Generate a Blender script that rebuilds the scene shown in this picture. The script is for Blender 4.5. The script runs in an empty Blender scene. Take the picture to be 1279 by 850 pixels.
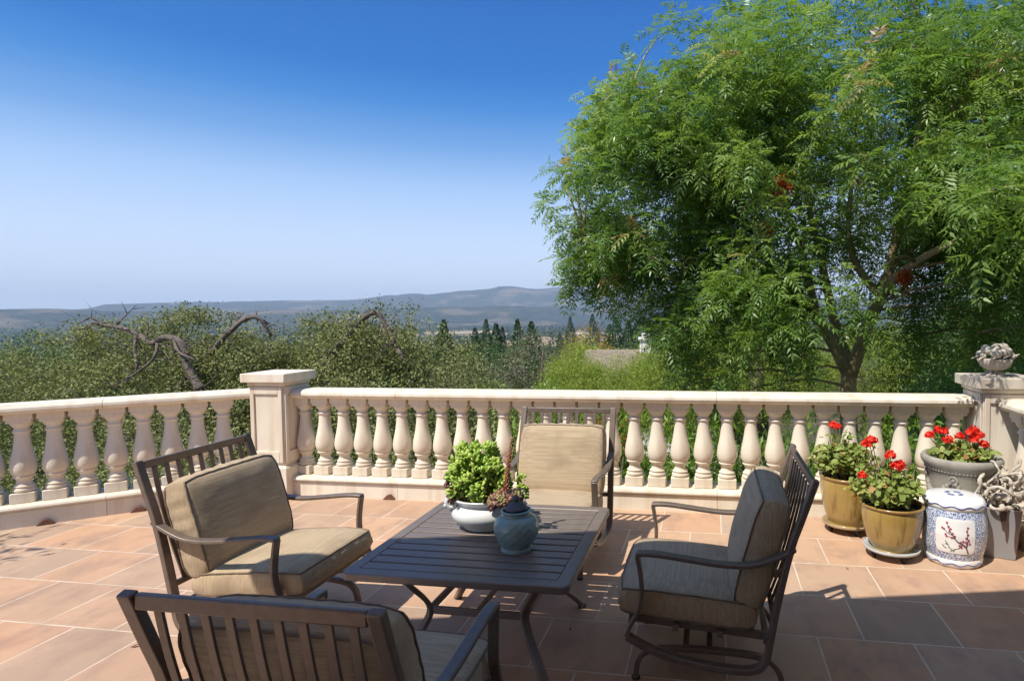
import bpy, math, random
import numpy as np
from mathutils import Vector, Matrix, noise
random.seed(7); rng = np.random.default_rng(11)
R = math.radians; PI = math.pi
scn = bpy.context.scene
C = scn.collection
# ------------------------------------------------------------------ helpers
def tag(o, label=None, cat=None, group=None, kind=None):
    if label: o['label'] = label
    if cat: o['category'] = cat
    if group: o['group'] = group
    if kind: o['kind'] = kind
    return o
def empty(name, loc=(0,0,0), rz=0.0):
    o = bpy.data.objects.new(name, None); C.objects.link(o)
    o.location = loc; o.rotation_euler = (0,0,rz); o.empty_display_size = .1
    return o
def copy_tree(o, parent=None):
    c = o.copy(); C.objects.link(c); c.parent = parent
    for ch in o.children: copy_tree(ch, c)
    return c
class MB:
    """collects vertices and faces of ONE mesh"""
    def __init__(s): s.v=[]; s.f=[]
    def add(s, vs, fs, M=None):
        b=len(s.v)
        if M is not None: vs=[M@Vector(p) for p in vs]
        s.v += [tuple(p) for p in vs]; s.f += [tuple(b+i for i in f) for f in fs]
    def box(s, x0,x1,y0,y1,z0,z1, M=None):
        s.add([(x0,y0,z0),(x1,y0,z0),(x1,y1,z0),(x0,y1,z0),(x0,y0,z1),(x1,y0,z1),(x1,y1,z1),(x0,y1,z1)],
              [(0,3,2,1),(4,5,6,7),(0,1,5,4),(1,2,6,5),(2,3,7,6),(3,0,4,7)], M)
    def lathe(s, prof, n=32, M=None, sx=1, sy=1, cap=True, wob=0):
        vs=[]; fs=[]
        for r,z in prof:
            for k in range(n):
                a=2*PI*k/n; rr=r*(1+wob*math.sin(3*a+z*20))
                vs.append((rr*math.cos(a)*sx, rr*math.sin(a)*sy, z))
        m=len(prof)
        for i in range(m-1):
            for k in range(n):
                k2=(k+1)%n; fs.append((i*n+k,i*n+k2,(i+1)*n+k2,(i+1)*n+k))
        if cap:
            if prof[0][0]>1e-6: fs.append(tuple(range(n-1,-1,-1)))
            if prof[-1][0]>1e-6: fs.append(tuple((m-1)*n+k for k in range(n)))
        s.add(vs,fs,M)
    def tube(s, pts, rad, n=8, cap=True, M=None):
        pts=[Vector(p) for p in pts]
        if not hasattr(rad,'__len__'): rad=[rad]*len(pts)
        t0=(pts[1]-pts[0]).normalized(); up=Vector((0,0,1)) if abs(t0.z)<.9 else Vector((1,0,0))
        nrm=(up-t0*up.dot(t0)).normalized(); vs=[]; fs=[]
        for i,p in enumerate(pts):
            t=(pts[min(i+1,len(pts)-1)]-pts[max(i-1,0)])
            t = t.normalized() if t.length>1e-9 else t0
            nrm=(nrm-t*nrm.dot(t)); nrm = nrm.normalized() if nrm.length>1e-6 else t.orthogonal().normalized()
            b=t.cross(nrm)
            for k in range(n):
                a=2*PI*k/n; vs.append(p+(nrm*math.cos(a)+b*math.sin(a))*rad[i])
        for i in range(len(pts)-1):
            for k in range(n):
                k2=(k+1)%n; fs.append((i*n+k,i*n+k2,(i+1)*n+k2,(i+1)*n+k))
        if cap: fs.append(tuple(range(n-1,-1,-1))); fs.append(tuple((len(pts)-1)*n+k for k in range(n)))
        s.add(vs,fs,M)
    def ribbon(s, path, width, th, M=None):
        """flat bar swept along path [(u,z)], width along y (centred 0), thickness th (number or list) in the u-z plane"""
        n=len(path); vs=[]; fs=[]
        if not hasattr(th,'__len__'): th=[th]*n
        for i,(u,z) in enumerate(path):
            a=path[max(i-1,0)]; b=path[min(i+1,n-1)]; p=path[i]
            d1=Vector((p[0]-a[0],p[1]-a[1])); d2=Vector((b[0]-p[0],b[1]-p[1]))
            if d1.length<1e-9: d1=d2
            if d2.length<1e-9: d2=d1
            d1.normalize(); d2.normalize(); d=(d1+d2).normalized()
            nn=Vector((-d.y,d.x)); k=min(1/max(.5,nn.dot(Vector((-d1.y,d1.x)))),1.6)*th[i]/2
            for sg in (-1,1):
                for w in (-width/2,width/2): vs.append((u+nn.x*k*sg, w, z+nn.y*k*sg))
        for i in range(n-1):
            a=i*4; b=a+4
            for q0,q1 in ((0,1),(1,3),(3,2),(2,0)): fs.append((a+q0,b+q0,b+q1,a+q1))
        fs.append((0,1,3,2)); e=(n-1)*4; fs.append((e+2,e+3,e+1,e))
        s.add(vs,fs,M)
    def prism(s, poly, y0, y1, M=None):
        """polygon in (x,z) extruded along y"""
        n=len(poly); vs=[(x,y0,z) for x,z in poly]+[(x,y1,z) for x,z in poly]
        fs=[tuple(range(n)), tuple(range(2*n-1,n-1,-1))]
        for i in range(n): j=(i+1)%n; fs.append((j,i,n+i,n+j))
        s.add(vs,fs,M)
    def build(s, name, mat, parent=None, smooth=False, bevel=0, seg=2, auto=None, subsurf=0):
        me=bpy.data.meshes.new(name); me.from_pydata(s.v,[],s.f); me.validate(); me.update()
        import bmesh
        bm=bmesh.new(); bm.from_mesh(me); bmesh.ops.recalc_face_normals(bm, faces=bm.faces); bm.to_mesh(me); bm.free()
        me.materials.append(mat)
        if smooth or auto:
            me.polygons.foreach_set('use_smooth',[True]*len(me.polygons))
        if auto: me.set_sharp_from_angle(angle=R(auto))
        o=bpy.data.objects.new(name, me); C.objects.link(o)
        if parent is not None: o.parent=parent
        if subsurf:
            m=o.modifiers.new('s','SUBSURF'); m.levels=subsurf; m.render_levels=subsurf
        if bevel:
            m=o.modifiers.new('b','BEVEL'); m.width=bevel; m.segments=seg; m.limit_method='ANGLE'; m.angle_limit=R(35)
            m.harden_normals=False
            me.polygons.foreach_set('use_smooth',[True]*len(me.polygons)); me.set_sharp_from_angle(angle=R(40))
        return o
def np_mesh(name, V, F, mat, parent=None, tint=None, smooth=False):
    """fast mesh from arrays: V (n,3), F (m,k) all the same size; tint per vertex"""
    V=np.asarray(V,np.float32); F=np.asarray(F,np.int32); m,k=F.shape
    me=bpy.data.meshes.new(name)
    me.vertices.add(len(V)); me.vertices.foreach_set('co',V.ravel())
    me.loops.add(m*k); me.loops.foreach_set('vertex_index',F.ravel())
    me.polygons.add(m); me.polygons.foreach_set('loop_start',np.arange(0,m*k,k,dtype=np.int32))
    try: me.polygons.foreach_set('loop_total',np.full(m,k,np.int32))
    except Exception: pass
    if smooth: me.polygons.foreach_set('use_smooth',np.ones(m,bool))
    me.update(calc_edges=True)
    if tint is not None:
        a=me.attributes.new('tint','FLOAT','POINT'); a.data.foreach_set('value',np.asarray(tint,np.float32))
    me.materials.append(mat)
    o=bpy.data.objects.new(name,me); C.objects.link(o)
    if parent is not None: o.parent=parent
    return o
def unit(v): return v/np.maximum(np.linalg.norm(v,axis=-1,keepdims=True),1e-9)
def rdir(n):
    return unit(rng.normal(size=(n,3)))
def leaves(P, D, N, L, W, tint, fold=.12, mid=.45):
    """diamond leaves -> V,F,T"""
    D=unit(D); S=unit(np.cross(D,N)); N=np.cross(S,D); L=L[:,None]; W=W[:,None]
    a=P; b=P+D*L*mid+S*W*.5+N*W*fold; c=P+D*L-N*L*.08; d=P+D*L*mid-S*W*.5+N*W*fold
    V=np.stack([a,b,c,d],1).reshape(-1,3); F=np.arange(len(P)*4).reshape(-1,4)
    return V,F,np.repeat(tint,4)
def scatter(bv, bf, P, Ms, tint):
    """copies of a base mesh: bv (k,3), bf (m,q), P (n,3), Ms (n,3,3)"""
    bv=np.asarray(bv,float); bf=np.asarray(bf); n=len(P)
    V=np.einsum('nij,kj->nki',Ms,bv)+P[:,None,:]
    F=(bf[None]+(np.arange(n)*len(bv))[:,None,None]).reshape(-1,bf.shape[1])
    return V.reshape(-1,3),F,np.repeat(tint,len(bv))
def frames(D, roll=None):
    """n rotation matrices whose z axis is D"""
    D=unit(D); a=np.where(np.abs(D[:,2:3])<.9,np.array([[0,0,1.]]),np.array([[1.,0,0]]))
    X=unit(np.cross(a,D)); Y=np.cross(D,X)
    if roll is None: roll=rng.random(len(D))*2*PI
    c=np.cos(roll)[:,None]; s=np.sin(roll)[:,None]
    return np.stack([X*c+Y*s, -X*s+Y*c, D],2)
# ------------------------------------------------------------------ materials
def new_mat(name):
    m=bpy.data.materials.new(name); m.use_nodes=True; nt=m.node_tree; nt.nodes.clear()
    out=nt.nodes.new('ShaderNodeOutputMaterial'); p=nt.nodes.new('ShaderNodeBsdfPrincipled')
    nt.links.new(p.outputs[0],out.inputs[0]); return m,nt,p,out
def nd(nt,t,**k):
    n=nt.nodes.new(t)
    for a,b in k.items(): setattr(n,a,b)
    return n
def rgb(c): return (c[0],c[1],c[2],1)
def noise_mix(nt, c1, c2, scale, detail=4, vec=None, lo=.35, hi=.65, rough=.55):
    n=nd(nt,'ShaderNodeTexNoise'); n.inputs['Scale'].default_value=scale; n.inputs['Detail'].default_value=detail; n.inputs['Roughness'].default_value=rough
    if vec is not None: nt.links.new(vec,n.inputs['Vector'])
    r=nd(nt,'ShaderNodeMapRange'); r.inputs[1].default_value=lo; r.inputs[2].default_value=hi
    nt.links.new(n.outputs[0],r.inputs[0])
    m=nd(nt,'ShaderNodeMix',data_type='RGBA'); nt.links.new(r.outputs[0],m.inputs[0])
    for i,c in ((6,c1),(7,c2)):
        if hasattr(c,'links'): nt.links.new(c,m.inputs[i])
        else: m.inputs[i].default_value=rgb(c)
    return m.outputs[2], n.outputs[0]
def bump(nt,p,h,strength=.3,dist=.01,normal=None):
    b=nd(nt,'ShaderNodeBump'); b.inputs['Strength'].default_value=strength; b.inputs['Distance'].default_value=dist
    nt.links.new(h,b.inputs['Height'])
    if normal is not None: nt.links.new(normal,b.inputs['Normal'])
    nt.links.new(b.outputs[0],p.inputs['Normal']); return b.outputs[0]
def coords(nt, kind='Object', scale=None):
    t=nd(nt,'ShaderNodeTexCoord'); o=t.outputs[kind]
    if scale:
        m=nd(nt,'ShaderNodeMapping'); m.inputs['Scale'].default_value=scale; nt.links.new(o,m.inputs[0]); o=m.outputs[0]
    return o
def simple(name, c1, c2, scale=8, rough=.6, bs=0, bscale=60, bd=.004, spec=.5, metal=0, coat=0, detail=5, lo=.35, hi=.65, vscale=None, bvscale=None):
    m,nt,p,o=new_mat(name); v=coords(nt,'Object',vscale)
    col,h=noise_mix(nt,c1,c2,scale,detail,v,lo,hi); nt.links.new(col,p.inputs['Base Color'])
    p.inputs['Roughness'].default_value=rough; p.inputs['Specular IOR Level'].default_value=spec; p.inputs['Metallic'].default_value=metal
    p.inputs['Coat Weight'].default_value=coat; p.inputs['Coat Roughness'].default_value=.08
    if bs:
        n=nd(nt,'ShaderNodeTexNoise'); n.inputs['Scale'].default_value=bscale; n.inputs['Detail'].default_value=6
        nt.links.new(coords(nt,'Object',bvscale) if bvscale else v,n.inputs['Vector']); bump(nt,p,n.outputs[0],bs,bd)
    return m
def leaf_mat(name, cols, trans=.35, rough=.45, spec=.4, extra=None):
    """colour ramp over the per-leaf tint attribute; light passes through the blade"""
    m,nt,p,out=new_mat(name)
    a=nd(nt,'ShaderNodeAttribute',attribute_name='tint'); r=nd(nt,'ShaderNodeValToRGB')
    e=r.color_ramp.elements
    while len(e)<len(cols): e.new(.5)
    for i,(pos,c) in enumerate(cols): e[i].position=pos; e[i].color=rgb(c)
    nt.links.new(a.outputs['Fac'],r.inputs[0]); nt.links.new(r.outputs[0],p.inputs['Base Color'])
    p.inputs['Roughness'].default_value=rough; p.inputs['Specular IOR Level'].default_value=spec
    t=nd(nt,'ShaderNodeBsdfTranslucent'); hs=nd(nt,'ShaderNodeHueSaturation'); hs.inputs['Hue'].default_value=.485; hs.inputs['Saturation'].default_value=1.15; hs.inputs['Value'].default_value=1.25
    nt.links.new(r.outputs[0],hs.inputs['Color']); nt.links.new(hs.outputs[0],t.inputs[0])
    mx=nd(nt,'ShaderNodeMixShader'); mx.inputs[0].default_value=trans
    nt.links.new(p.outputs[0],mx.inputs[1]); nt.links.new(t.outputs[0],mx.inputs[2]); nt.links.new(mx.outputs[0],out.inputs[0])
    return m
# ------------------------------------------------------------------ material library
def stone_mat(name, a, b, c, streak=True):
    m,nt,p,o=new_mat(name); v=coords(nt,'Object')
    c1,h1=noise_mix(nt,a,b,3.2,6,v,.38,.64)
    vs=coords(nt,'Object',(9,9,.9)); c2,h2=noise_mix(nt,c1,c,1.0,6,vs,.48,.78)
    nt.links.new(c2 if streak else c1,p.inputs['Base Color']); p.inputs['Roughness'].default_value=.82; p.inputs['Specular IOR Level'].default_value=.25
    n=nd(nt,'ShaderNodeTexNoise'); n.inputs['Scale'].default_value=70; n.inputs['Detail'].default_value=8; nt.links.new(v,n.inputs['Vector'])
    bump(nt,p,n.outputs[0],.28,.004); return m
M_stone=stone_mat('cast_stone',(.68,.61,.49),(.73,.665,.545),(.56,.44,.31))
M_stone_pale=stone_mat('pale_stone',(.68,.61,.50),(.72,.66,.56),(.52,.43,.33))
M_stone_grey=stone_mat('weathered_stone',(.50,.44,.36),(.62,.55,.45),(.30,.25,.20))
M_urn=stone_mat('grey_cast_stone',(.27,.25,.21),(.36,.33,.28),(.17,.155,.13))
M_metal=simple('bronze_painted_metal',(.155,.118,.092),(.185,.145,.115),30,.40,.25,260,.0015,.5,.25)
M_tablemetal=simple('bronze_table_metal',(.185,.15,.122),(.215,.175,.148),14,.44,.2,300,.0015,.5,.2)
M_black=simple('black_rubber',(.015,.014,.013),(.03,.028,.025),20,.6)
def fabric_mat(name, a, b, axis):
    m,nt,p,o=new_mat(name)
    sc=(6,6,6)
    sc={'x':(2.2,150,150),'y':(150,2.2,150)}[axis]
    v1=coords(nt,'Object',sc); v0=coords(nt,'Object',(150,150,3)); g=nd(nt,'ShaderNodeTexCoord'); sx=nd(nt,'ShaderNodeSeparateXYZ'); nt.links.new(g.outputs['Normal'],sx.inputs[0])
    ab=nd(nt,'ShaderNodeMath',operation='ABSOLUTE'); nt.links.new(sx.outputs[1],ab.inputs[0]); gt=nd(nt,'ShaderNodeMath',operation='GREATER_THAN'); gt.inputs[1].default_value=.75; nt.links.new(ab.outputs[0],gt.inputs[0])
    mv=nd(nt,'ShaderNodeMix',data_type='VECTOR'); nt.links.new(gt.outputs[0],mv.inputs[0]); nt.links.new(v1,mv.inputs[4]); nt.links.new(v0,mv.inputs[5]); v=mv.outputs[1]
    c1,h=noise_mix(nt,a,b,1.0,3,v,.36,.66)
    v2=coords(nt,'Object'); c2,h2=noise_mix(nt,c1,tuple(x*.80 for x in a),4.5,3,v2,.5,.8)
    nt.links.new(c2,p.inputs['Base Color']); p.inputs['Roughness'].default_value=.85; p.inputs['Specular IOR Level'].default_value=.2
    p.inputs['Sheen Weight'].default_value=.12; p.inputs['Sheen Roughness'].default_value=.5
    n=nd(nt,'ShaderNodeTexNoise'); n.inputs['Scale'].default_value=420; n.inputs['Detail'].default_value=2; nt.links.new(v2,n.inputs['Vector'])
    b1=bump(nt,p,h,.22,.001); n3=nd(nt,'ShaderNodeTexNoise'); n3.inputs['Scale'].default_value=7; n3.inputs['Detail'].default_value=4; nt.links.new(v2,n3.inputs['Vector'])
    b2=bump(nt,p,n3.outputs[0],.35,.012,b1); return m
M_fab=fabric_mat('tan_woven_fabric',(.37,.28,.175),(.49,.38,.245),'y')
M_pipe=simple('dark_fabric_piping',(.16,.115,.075),(.22,.16,.105),40,.8)
M_strap=simple('tan_strap',(.33,.25,.16),(.40,.31,.20),40,.8)
def tile_mat():
    m,nt,p,o=new_mat('terracotta_tiles'); v=coords(nt,'Object')
    mp=nd(nt,'ShaderNodeMapping'); P_=.4345
    mp.inputs['Location'].default_value=(-.490+P_*20,-2.911+P_*20,0); nt.links.new(v,mp.inputs[0])
    b=nd(nt,'ShaderNodeTexBrick'); b.offset=.5; b.offset_frequency=2; b.squash=1
    b.inputs['Scale'].default_value=1; b.inputs['Brick Width'].default_value=P_; b.inputs['Row Height'].default_value=P_
    b.inputs['Mortar Size'].default_value=.0042; b.inputs['Mortar Smooth'].default_value=.15; b.inputs['Bias'].default_value=0
    b.inputs['Color1'].default_value=(0,0,0,1); b.inputs['Color2'].default_value=(1,1,1,1); b.inputs['Mortar'].default_value=(.5,.5,.5,1)
    nt.links.new(mp.outputs[0],b.inputs['Vector'])
    r=nd(nt,'ShaderNodeValToRGB'); e=r.color_ramp.elements
    while len(e)<5: e.new(.5)
    for i,(q,c) in enumerate(((0,(.48,.27,.16)),(.25,(.54,.35,.22)),(.5,(.39,.275,.19)),(.75,(.55,.32,.19)),(1,(.44,.325,.235)))):
        e[i].position=q; e[i].color=rgb(c)
    nt.links.new(b.outputs['Color'],r.inputs[0])
    # cloudy flashing inside the tiles
    c1,h=noise_mix(nt,r.outputs[0],(.58,.38,.245),2.6,6,v,.50,.85,.6)
    c2,h2=noise_mix(nt,c1,(.31,.205,.15),4.5,7,coords(nt,'Object',(1,.6,1)),.48,.76,.65)
    mx=nd(nt,'ShaderNodeMix',data_type='RGBA'); nt.links.new(b.outputs['Fac'],mx.inputs[0]); nt.links.new(c2,mx.inputs[6])
    gcol,gh=noise_mix(nt,(.70,.58,.45),(.50,.39,.29),6,3,v,.4,.7); nt.links.new(gcol,mx.inputs[7])
    # a few small dark spots of dirt
    n4=nd(nt,'ShaderNodeTexNoise'); n4.inputs['Scale'].default_value=34; n4.inputs['Detail'].default_value=4; nt.links.new(v,n4.inputs['Vector'])
    r4=nd(nt,'ShaderNodeMapRange'); r4.inputs[1].default_value=.70; r4.inputs[2].default_value=.80; r4.inputs[4].default_value=.45; nt.links.new(n4.outputs[0],r4.inputs[0])
    m4=nd(nt,'ShaderNodeMix',data_type='RGBA'); nt.links.new(r4.outputs[0],m4.inputs[0]); nt.links.new(mx.outputs[2],m4.inputs[6]); m4.inputs[7].default_value=(.20,.12,.08,1)
    nt.links.new(m4.outputs[2],p.inputs['Base Color']); p.inputs['Roughness'].default_value=.62; p.inputs['Specular IOR Level'].default_value=.35
    inv=nd(nt,'ShaderNodeMath',operation='MULTIPLY_ADD'); inv.inputs[1].default_value=-1.0; inv.inputs[2].default_value=1; nt.links.new(b.outputs['Fac'],inv.inputs[0])
    n5=nd(nt,'ShaderNodeTexNoise'); n5.inputs['Scale'].default_value=9; n5.inputs['Detail'].default_value=8; nt.links.new(v,n5.inputs['Vector'])
    ad=nd(nt,'ShaderNodeMath',operation='MULTIPLY_ADD'); ad.inputs[1].default_value=.5; nt.links.new(n5.outputs[0],ad.inputs[0]); nt.links.new(inv.outputs[0],ad.inputs[2])
    bump(nt,p,ad.outputs[0],.5,.004); return m
M_tile=tile_mat()
def glaze(name, a, b, drip, scale=3, rough=.14, lo=.5, hi=.62, vs=(14,14,1.6)):
    m,nt,p,o=new_mat(name); v=coords(nt,'Object')
    c1,h=noise_mix(nt,a,b,scale,4,v,.35,.7); c2,h2=noise_mix(nt,c1,drip,1.0,4,coords(nt,'Object',vs),lo,hi)
    nt.links.new(c2,p.inputs['Base Color']); p.inputs['Roughness'].default_value=rough+.14; p.inputs['Coat Weight'].default_value=.7; p.inputs['Coat Roughness'].default_value=rough
    n=nd(nt,'ShaderNodeTexNoise'); n.inputs['Scale'].default_value=14; nt.links.new(v,n.inputs['Vector']); bump(nt,p,n.outputs[0],.12,.01); return m
M_yglaze=glaze('yellow_ochre_glaze',(.34,.225,.055),(.43,.31,.10),(.17,.09,.02),2.5,lo=.53,hi=.74,vs=(22,22,2.0))
M_yrim=simple('brown_glazed_rim',(.26,.15,.035),(.36,.23,.07),12,.25,coat=.5)
M_white_glaze=simple('white_crackle_glaze',(.62,.64,.63),(.72,.73,.70),7,.3,.1,90,.002,coat=.4)
M_jar=simple('teal_celadon_glaze',(.20,.30,.28),(.29,.39,.36),9,.3,coat=.35)
M_jarlid=simple('dark_pewter_lid',(.055,.055,.07),(.09,.09,.11),20,.5)
M_soil=simple('potting_soil',(.035,.022,.014),(.07,.045,.03),60,.95,.8,90,.02)
M_bark=simple('pistache_bark',(.34,.255,.145),(.45,.35,.21),9,.9,.8,22,.03,vscale=(1,1,.35))
M_oakbark=simple('oak_bark',(.10,.075,.058),(.20,.16,.13),9,.9,.9,30,.03)
M_wood=simple('weathered_vine_wood',(.36,.31,.25),(.60,.54,.45),14,.9,.9,60,.008)
M_stem=simple('woody_stem',(.16,.11,.05),(.22,.20,.08),20,.8)
M_red=leaf_mat('red_petals',((0,(.62,.015,.008)),(.5,(.80,.035,.015)),(1,(.88,.10,.05))),.25,.6,.2)
M_geran=leaf_mat('geranium_leaves',((0,(.15,.21,.035)),(.45,(.25,.33,.07)),(.85,(.40,.44,.13)),(1,(.46,.26,.09))),.3,.55)
M_jade=leaf_mat('jade_leaves',((0,(.19,.33,.04)),(.6,(.34,.50,.07)),(1,(.56,.64,.16))),.12,.35,.5)
M_echev=leaf_mat('burgundy_rosette',((0,(.10,.035,.04)),(.5,(.22,.10,.07)),(1,(.30,.30,.11))),.08,.4,.5)
M_pinkstem=leaf_mat('pink_flower_stalk',((0,(.42,.09,.06)),(.6,(.50,.16,.10)),(1,(.46,.32,.16))),.1,.5)
M_pist=leaf_mat('pistache_leaves',((0,(.105,.195,.045)),(.4,(.165,.285,.062)),(.75,(.26,.385,.09)),(.93,(.39,.47,.13)),(1,(.42,.19,.11))),.50,.36,.5)
M_oak=leaf_mat('oak_leaves',((0,(.12,.145,.045)),(.5,(.215,.235,.08)),(.85,(.33,.335,.13)),(1,(.42,.39,.19))),.25,.55,.25)
M_shrub=leaf_mat('shrub_leaves',((0,(.07,.16,.018)),(.5,(.15,.28,.035)),(1,(.30,.40,.08))),.35,.4,.4)
M_lime=leaf_mat('lime_willow_leaves',((0,(.17,.25,.035)),(.5,(.28,.36,.06)),(1,(.42,.46,.11))),.35,.5,.3)
M_conif=leaf_mat('conifer_needles',((0,(.03,.07,.028)),(.6,(.055,.11,.04)),(1,(.10,.16,.06))),.1,.6,.2)
M_olive=leaf_mat('grey_olive_leaves',((0,(.11,.115,.055)),(.6,(.17,.17,.085)),(1,(.26,.24,.13))),.2,.5,.3)
M_green=leaf_mat('broadleaf_leaves',((0,(.045,.09,.022)),(.5,(.09,.16,.04)),(1,(.17,.25,.07))),.25,.5,.3)
M_autumn=leaf_mat('turning_leaves',((0,(.22,.24,.03)),(.5,(.45,.33,.05)),(1,(.55,.14,.03))),.3,.5,.3)
M_trunk=simple('far_trunk',(.10,.075,.05),(.16,.12,.09),5,.9)
M_roof=simple('grey_shingle_roof',(.20,.155,.11),(.29,.235,.17),1.4,.9,.5,5,.1,vscale=(1,6,1))
M_stucco=simple('cream_stucco',(.80,.75,.67),(.85,.80,.73),3,.9,.3,60,.01)
M_glass=simple('dark_window_glass',(.02,.025,.03),(.03,.035,.04),3,.08)
# ------------------------------------------------------------------ camera, light, sky
FPX=742.; CXP=769.5
cam=bpy.data.cameras.new('camera'); co=bpy.data.objects.new('camera',cam); C.objects.link(co); scn.camera=co
def _n(v): return Vector(v).normalized()
X=-_n((-3800-CXP,425-442,-FPX)); Y=_n((890-CXP,425-393,-FPX)); Z=X.cross(Y).normalized(); X=Y.cross(Z).normalized()
co.matrix_world=Matrix.Translation((0,0,1.55)) @ Matrix((X,Y,Z)).to_4x4()
cam.sensor_width=36; cam.sensor_fit='HORIZONTAL'; cam.lens=FPX/1279*36; cam.shift_x=(639.5-CXP)/1279
cam.clip_start=.05; cam.clip_end=40000
SUN=Vector((-.345,-.47,.90)).normalized()
sl=bpy.data.lights.new('sun','SUN'); so=bpy.data.objects.new('sun',sl); C.objects.link(so)
so.rotation_euler=SUN.to_track_quat('Z','Y').to_euler(); sl.energy=2.75; sl.angle=R(.53); sl.color=(1,.94,.85)
w=bpy.data.worlds.new('World'); scn.world=w; w.use_nodes=True; nt=w.node_tree; nt.nodes.clear()
out=nd(nt,'ShaderNodeOutputWorld'); bg=nd(nt,'ShaderNodeBackground'); sk=nd(nt,'ShaderNodeTexSky',sky_type='NISHITA')
sk.sun_disc=False; sk.sun_elevation=math.asin(SUN.z); sk.sun_rotation=math.atan2(SUN.x,SUN.y)
sk.altitude=300; sk.air_density=1.0; sk.dust_density=1.6; sk.ozone_density=3.0
bg.inputs[1].default_value=.10
hs=nd(nt,'ShaderNodeHueSaturation'); hs.inputs['Saturation'].default_value=1.0; hs.inputs['Value'].default_value=.5
gm=nd(nt,'ShaderNodeGamma'); gm.inputs[1].default_value=2.0
nt.links.new(sk.outputs[0],gm.inputs[0]); nt.links.new(gm.outputs[0],hs.inputs['Color']); # sky pales from deep blue to milky horizon; unseen overhead brightened as added fill
tc=nd(nt,'ShaderNodeTexCoord'); sz=nd(nt,'ShaderNodeSeparateXYZ'); nt.links.new(tc.outputs['Generated'],sz.inputs[0]); rp=nd(nt,'ShaderNodeValToRGB'); el=rp.color_ramp.elements
SK=[(0,(.55,.60,.67)),(.03,(.54,.60,.68)),(.113,(.43,.52,.66)),(.203,(.25,.385,.60)),(.262,(.10,.24,.49)),(.319,(.018,.15,.42)),(.36,(.0,.108,.37)),(.46,(.0,.08,.32)),(1,(.14,.23,.42))]
while len(el)<len(SK): el.new(.5)
for i,(q,c) in enumerate(SK): el[i].position=q; el[i].color=rgb([v*.98 for v in c])
nt.links.new(sz.outputs[2],rp.inputs[0]); sc=nd(nt,'ShaderNodeVectorMath',operation='SCALE'); sc.inputs['Scale'].default_value=7.6; nt.links.new(rp.outputs[0],sc.inputs[0])
mxs=nd(nt,'ShaderNodeMix',data_type='RGBA'); mxs.inputs[0].default_value=.97; nt.links.new(hs.outputs[0],mxs.inputs[6]); nt.links.new(sc.outputs[0],mxs.inputs[7]); nt.links.new(mxs.outputs[2],bg.inputs[0]); nt.links.new(bg.outputs[0],out.inputs[0])
vs=scn.view_settings; vs.view_transform='Standard'; vs.look='None'; vs.gamma=1; vs.exposure=1.16; vs.use_curve_mapping=False
scn.render.resolution_x=1024; scn.render.resolution_y=680
# ------------------------------------------------------------------ terrain, hills, terrace
ZT=[(0,-1.6),(5,-1.9),(8,-2.6),(20,-5.5),(60,-11),(200,-23),(400,-31),(1000,-46),(3000,-62),(30000,-62)]
def zt(r): return float(np.interp(r,[a for a,b in ZT],[b for a,b in ZT]))
FAR=[(-62,.006),(-55.2,.0096),(-50.8,.0162),(-49.9,.0213),(-46.7,.0237),(-42.6,.0251),(-38.6,.0277),(-34.4,.0279),(-29.1,.0342),(-24.9,.0394),(-22.0,.0455),(-19.8,.0475),(-17.6,.0468),(-13,.0453),(-8.4,.0405),(-3,.0339),(8,.0255),(25.2,.0154),(40,.012)]
NEAR=[(-62,.015),(-55.2,.0152),(-52.9,.0162),(-49.9,.0132),(-46.7,.012),(-41.5,.0127),(-33.8,.0132),(-27.8,.0159),(-22.1,.0178),(-14.6,.0164),(.8,.0098),(25.2,.0044),(40,.004)]
def prof(T,a): return float(np.interp(a,[q[0] for q in T],[q[1] for q in T]))
def hill(r,az):
    z=zt(r)
    nz=noise.fractal(Vector((az*.35,r*.0006,3)),1,2.1,5)
    for T,R0,W in ((NEAR,4600.,700.),(FAR,7400.,1300.)):
        e=prof(T,az); top=1.55+e*R0*(1+.025*noise.fractal(Vector((az*.5,R0,1)),1,2,5))
        g=math.exp(-((r-R0)/W)**2) if r<R0 else max(math.exp(-((r-R0)/(W*1.6))**2),0)
        z=max(z, zt(r)+(top-zt(R0))*g*(1+(.10*nz if r<R0-120 else 0)))
    return z
def polar_sheet(name, rs, azs, fz, mat):
    V=[];F=[]; n=len(azs)
    for r in rs:
        for a in azs: V.append((r*math.sin(R(a)),r*math.cos(R(a)),fz(r,a)))
    for i in range(len(rs)-1):
        for j in range(n-1): F.append((i*n+j,i*n+j+1,(i+1)*n+j+1,(i+1)*n+j))
    return np_mesh(name,V,np.array(F)[:, ::-1],mat,smooth=True)
def ground_mat(name,a,b,c,s1,s2,bs):
    m,nt,p,o=new_mat(name); v=coords(nt,'Object')
    c1,h=noise_mix(nt,a,b,s1,8,v,.42,.58,.65); c2,h2=noise_mix(nt,c1,c,s2,8,v,.53,.61,.6)
    nt.links.new(c2,p.inputs['Base Color']); p.inputs['Roughness'].default_value=.95; p.inputs['Specular IOR Level'].default_value=.1
    n=nd(nt,'ShaderNodeTexNoise'); n.inputs['Scale'].default_value=s1*6; n.inputs['Detail'].default_value=8; nt.links.new(v,n.inputs['Vector']); bump(nt,p,n.outputs[0],1,bs); return m
M_slope=ground_mat('dry_hillside',(.10,.085,.045),(.06,.07,.03),(.15,.12,.07),.35,.08,.3)
M_valley=ground_mat('valley_ground',(.045,.07,.03),(.075,.09,.045),(.30,.22,.12),.012,.0021,8)
M_hills=ground_mat('wooded_hills',(.016,.038,.020),(.050,.075,.038),(.24,.19,.11),.011,.0019,60)
az=np.linspace(-75,60,270)
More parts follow.
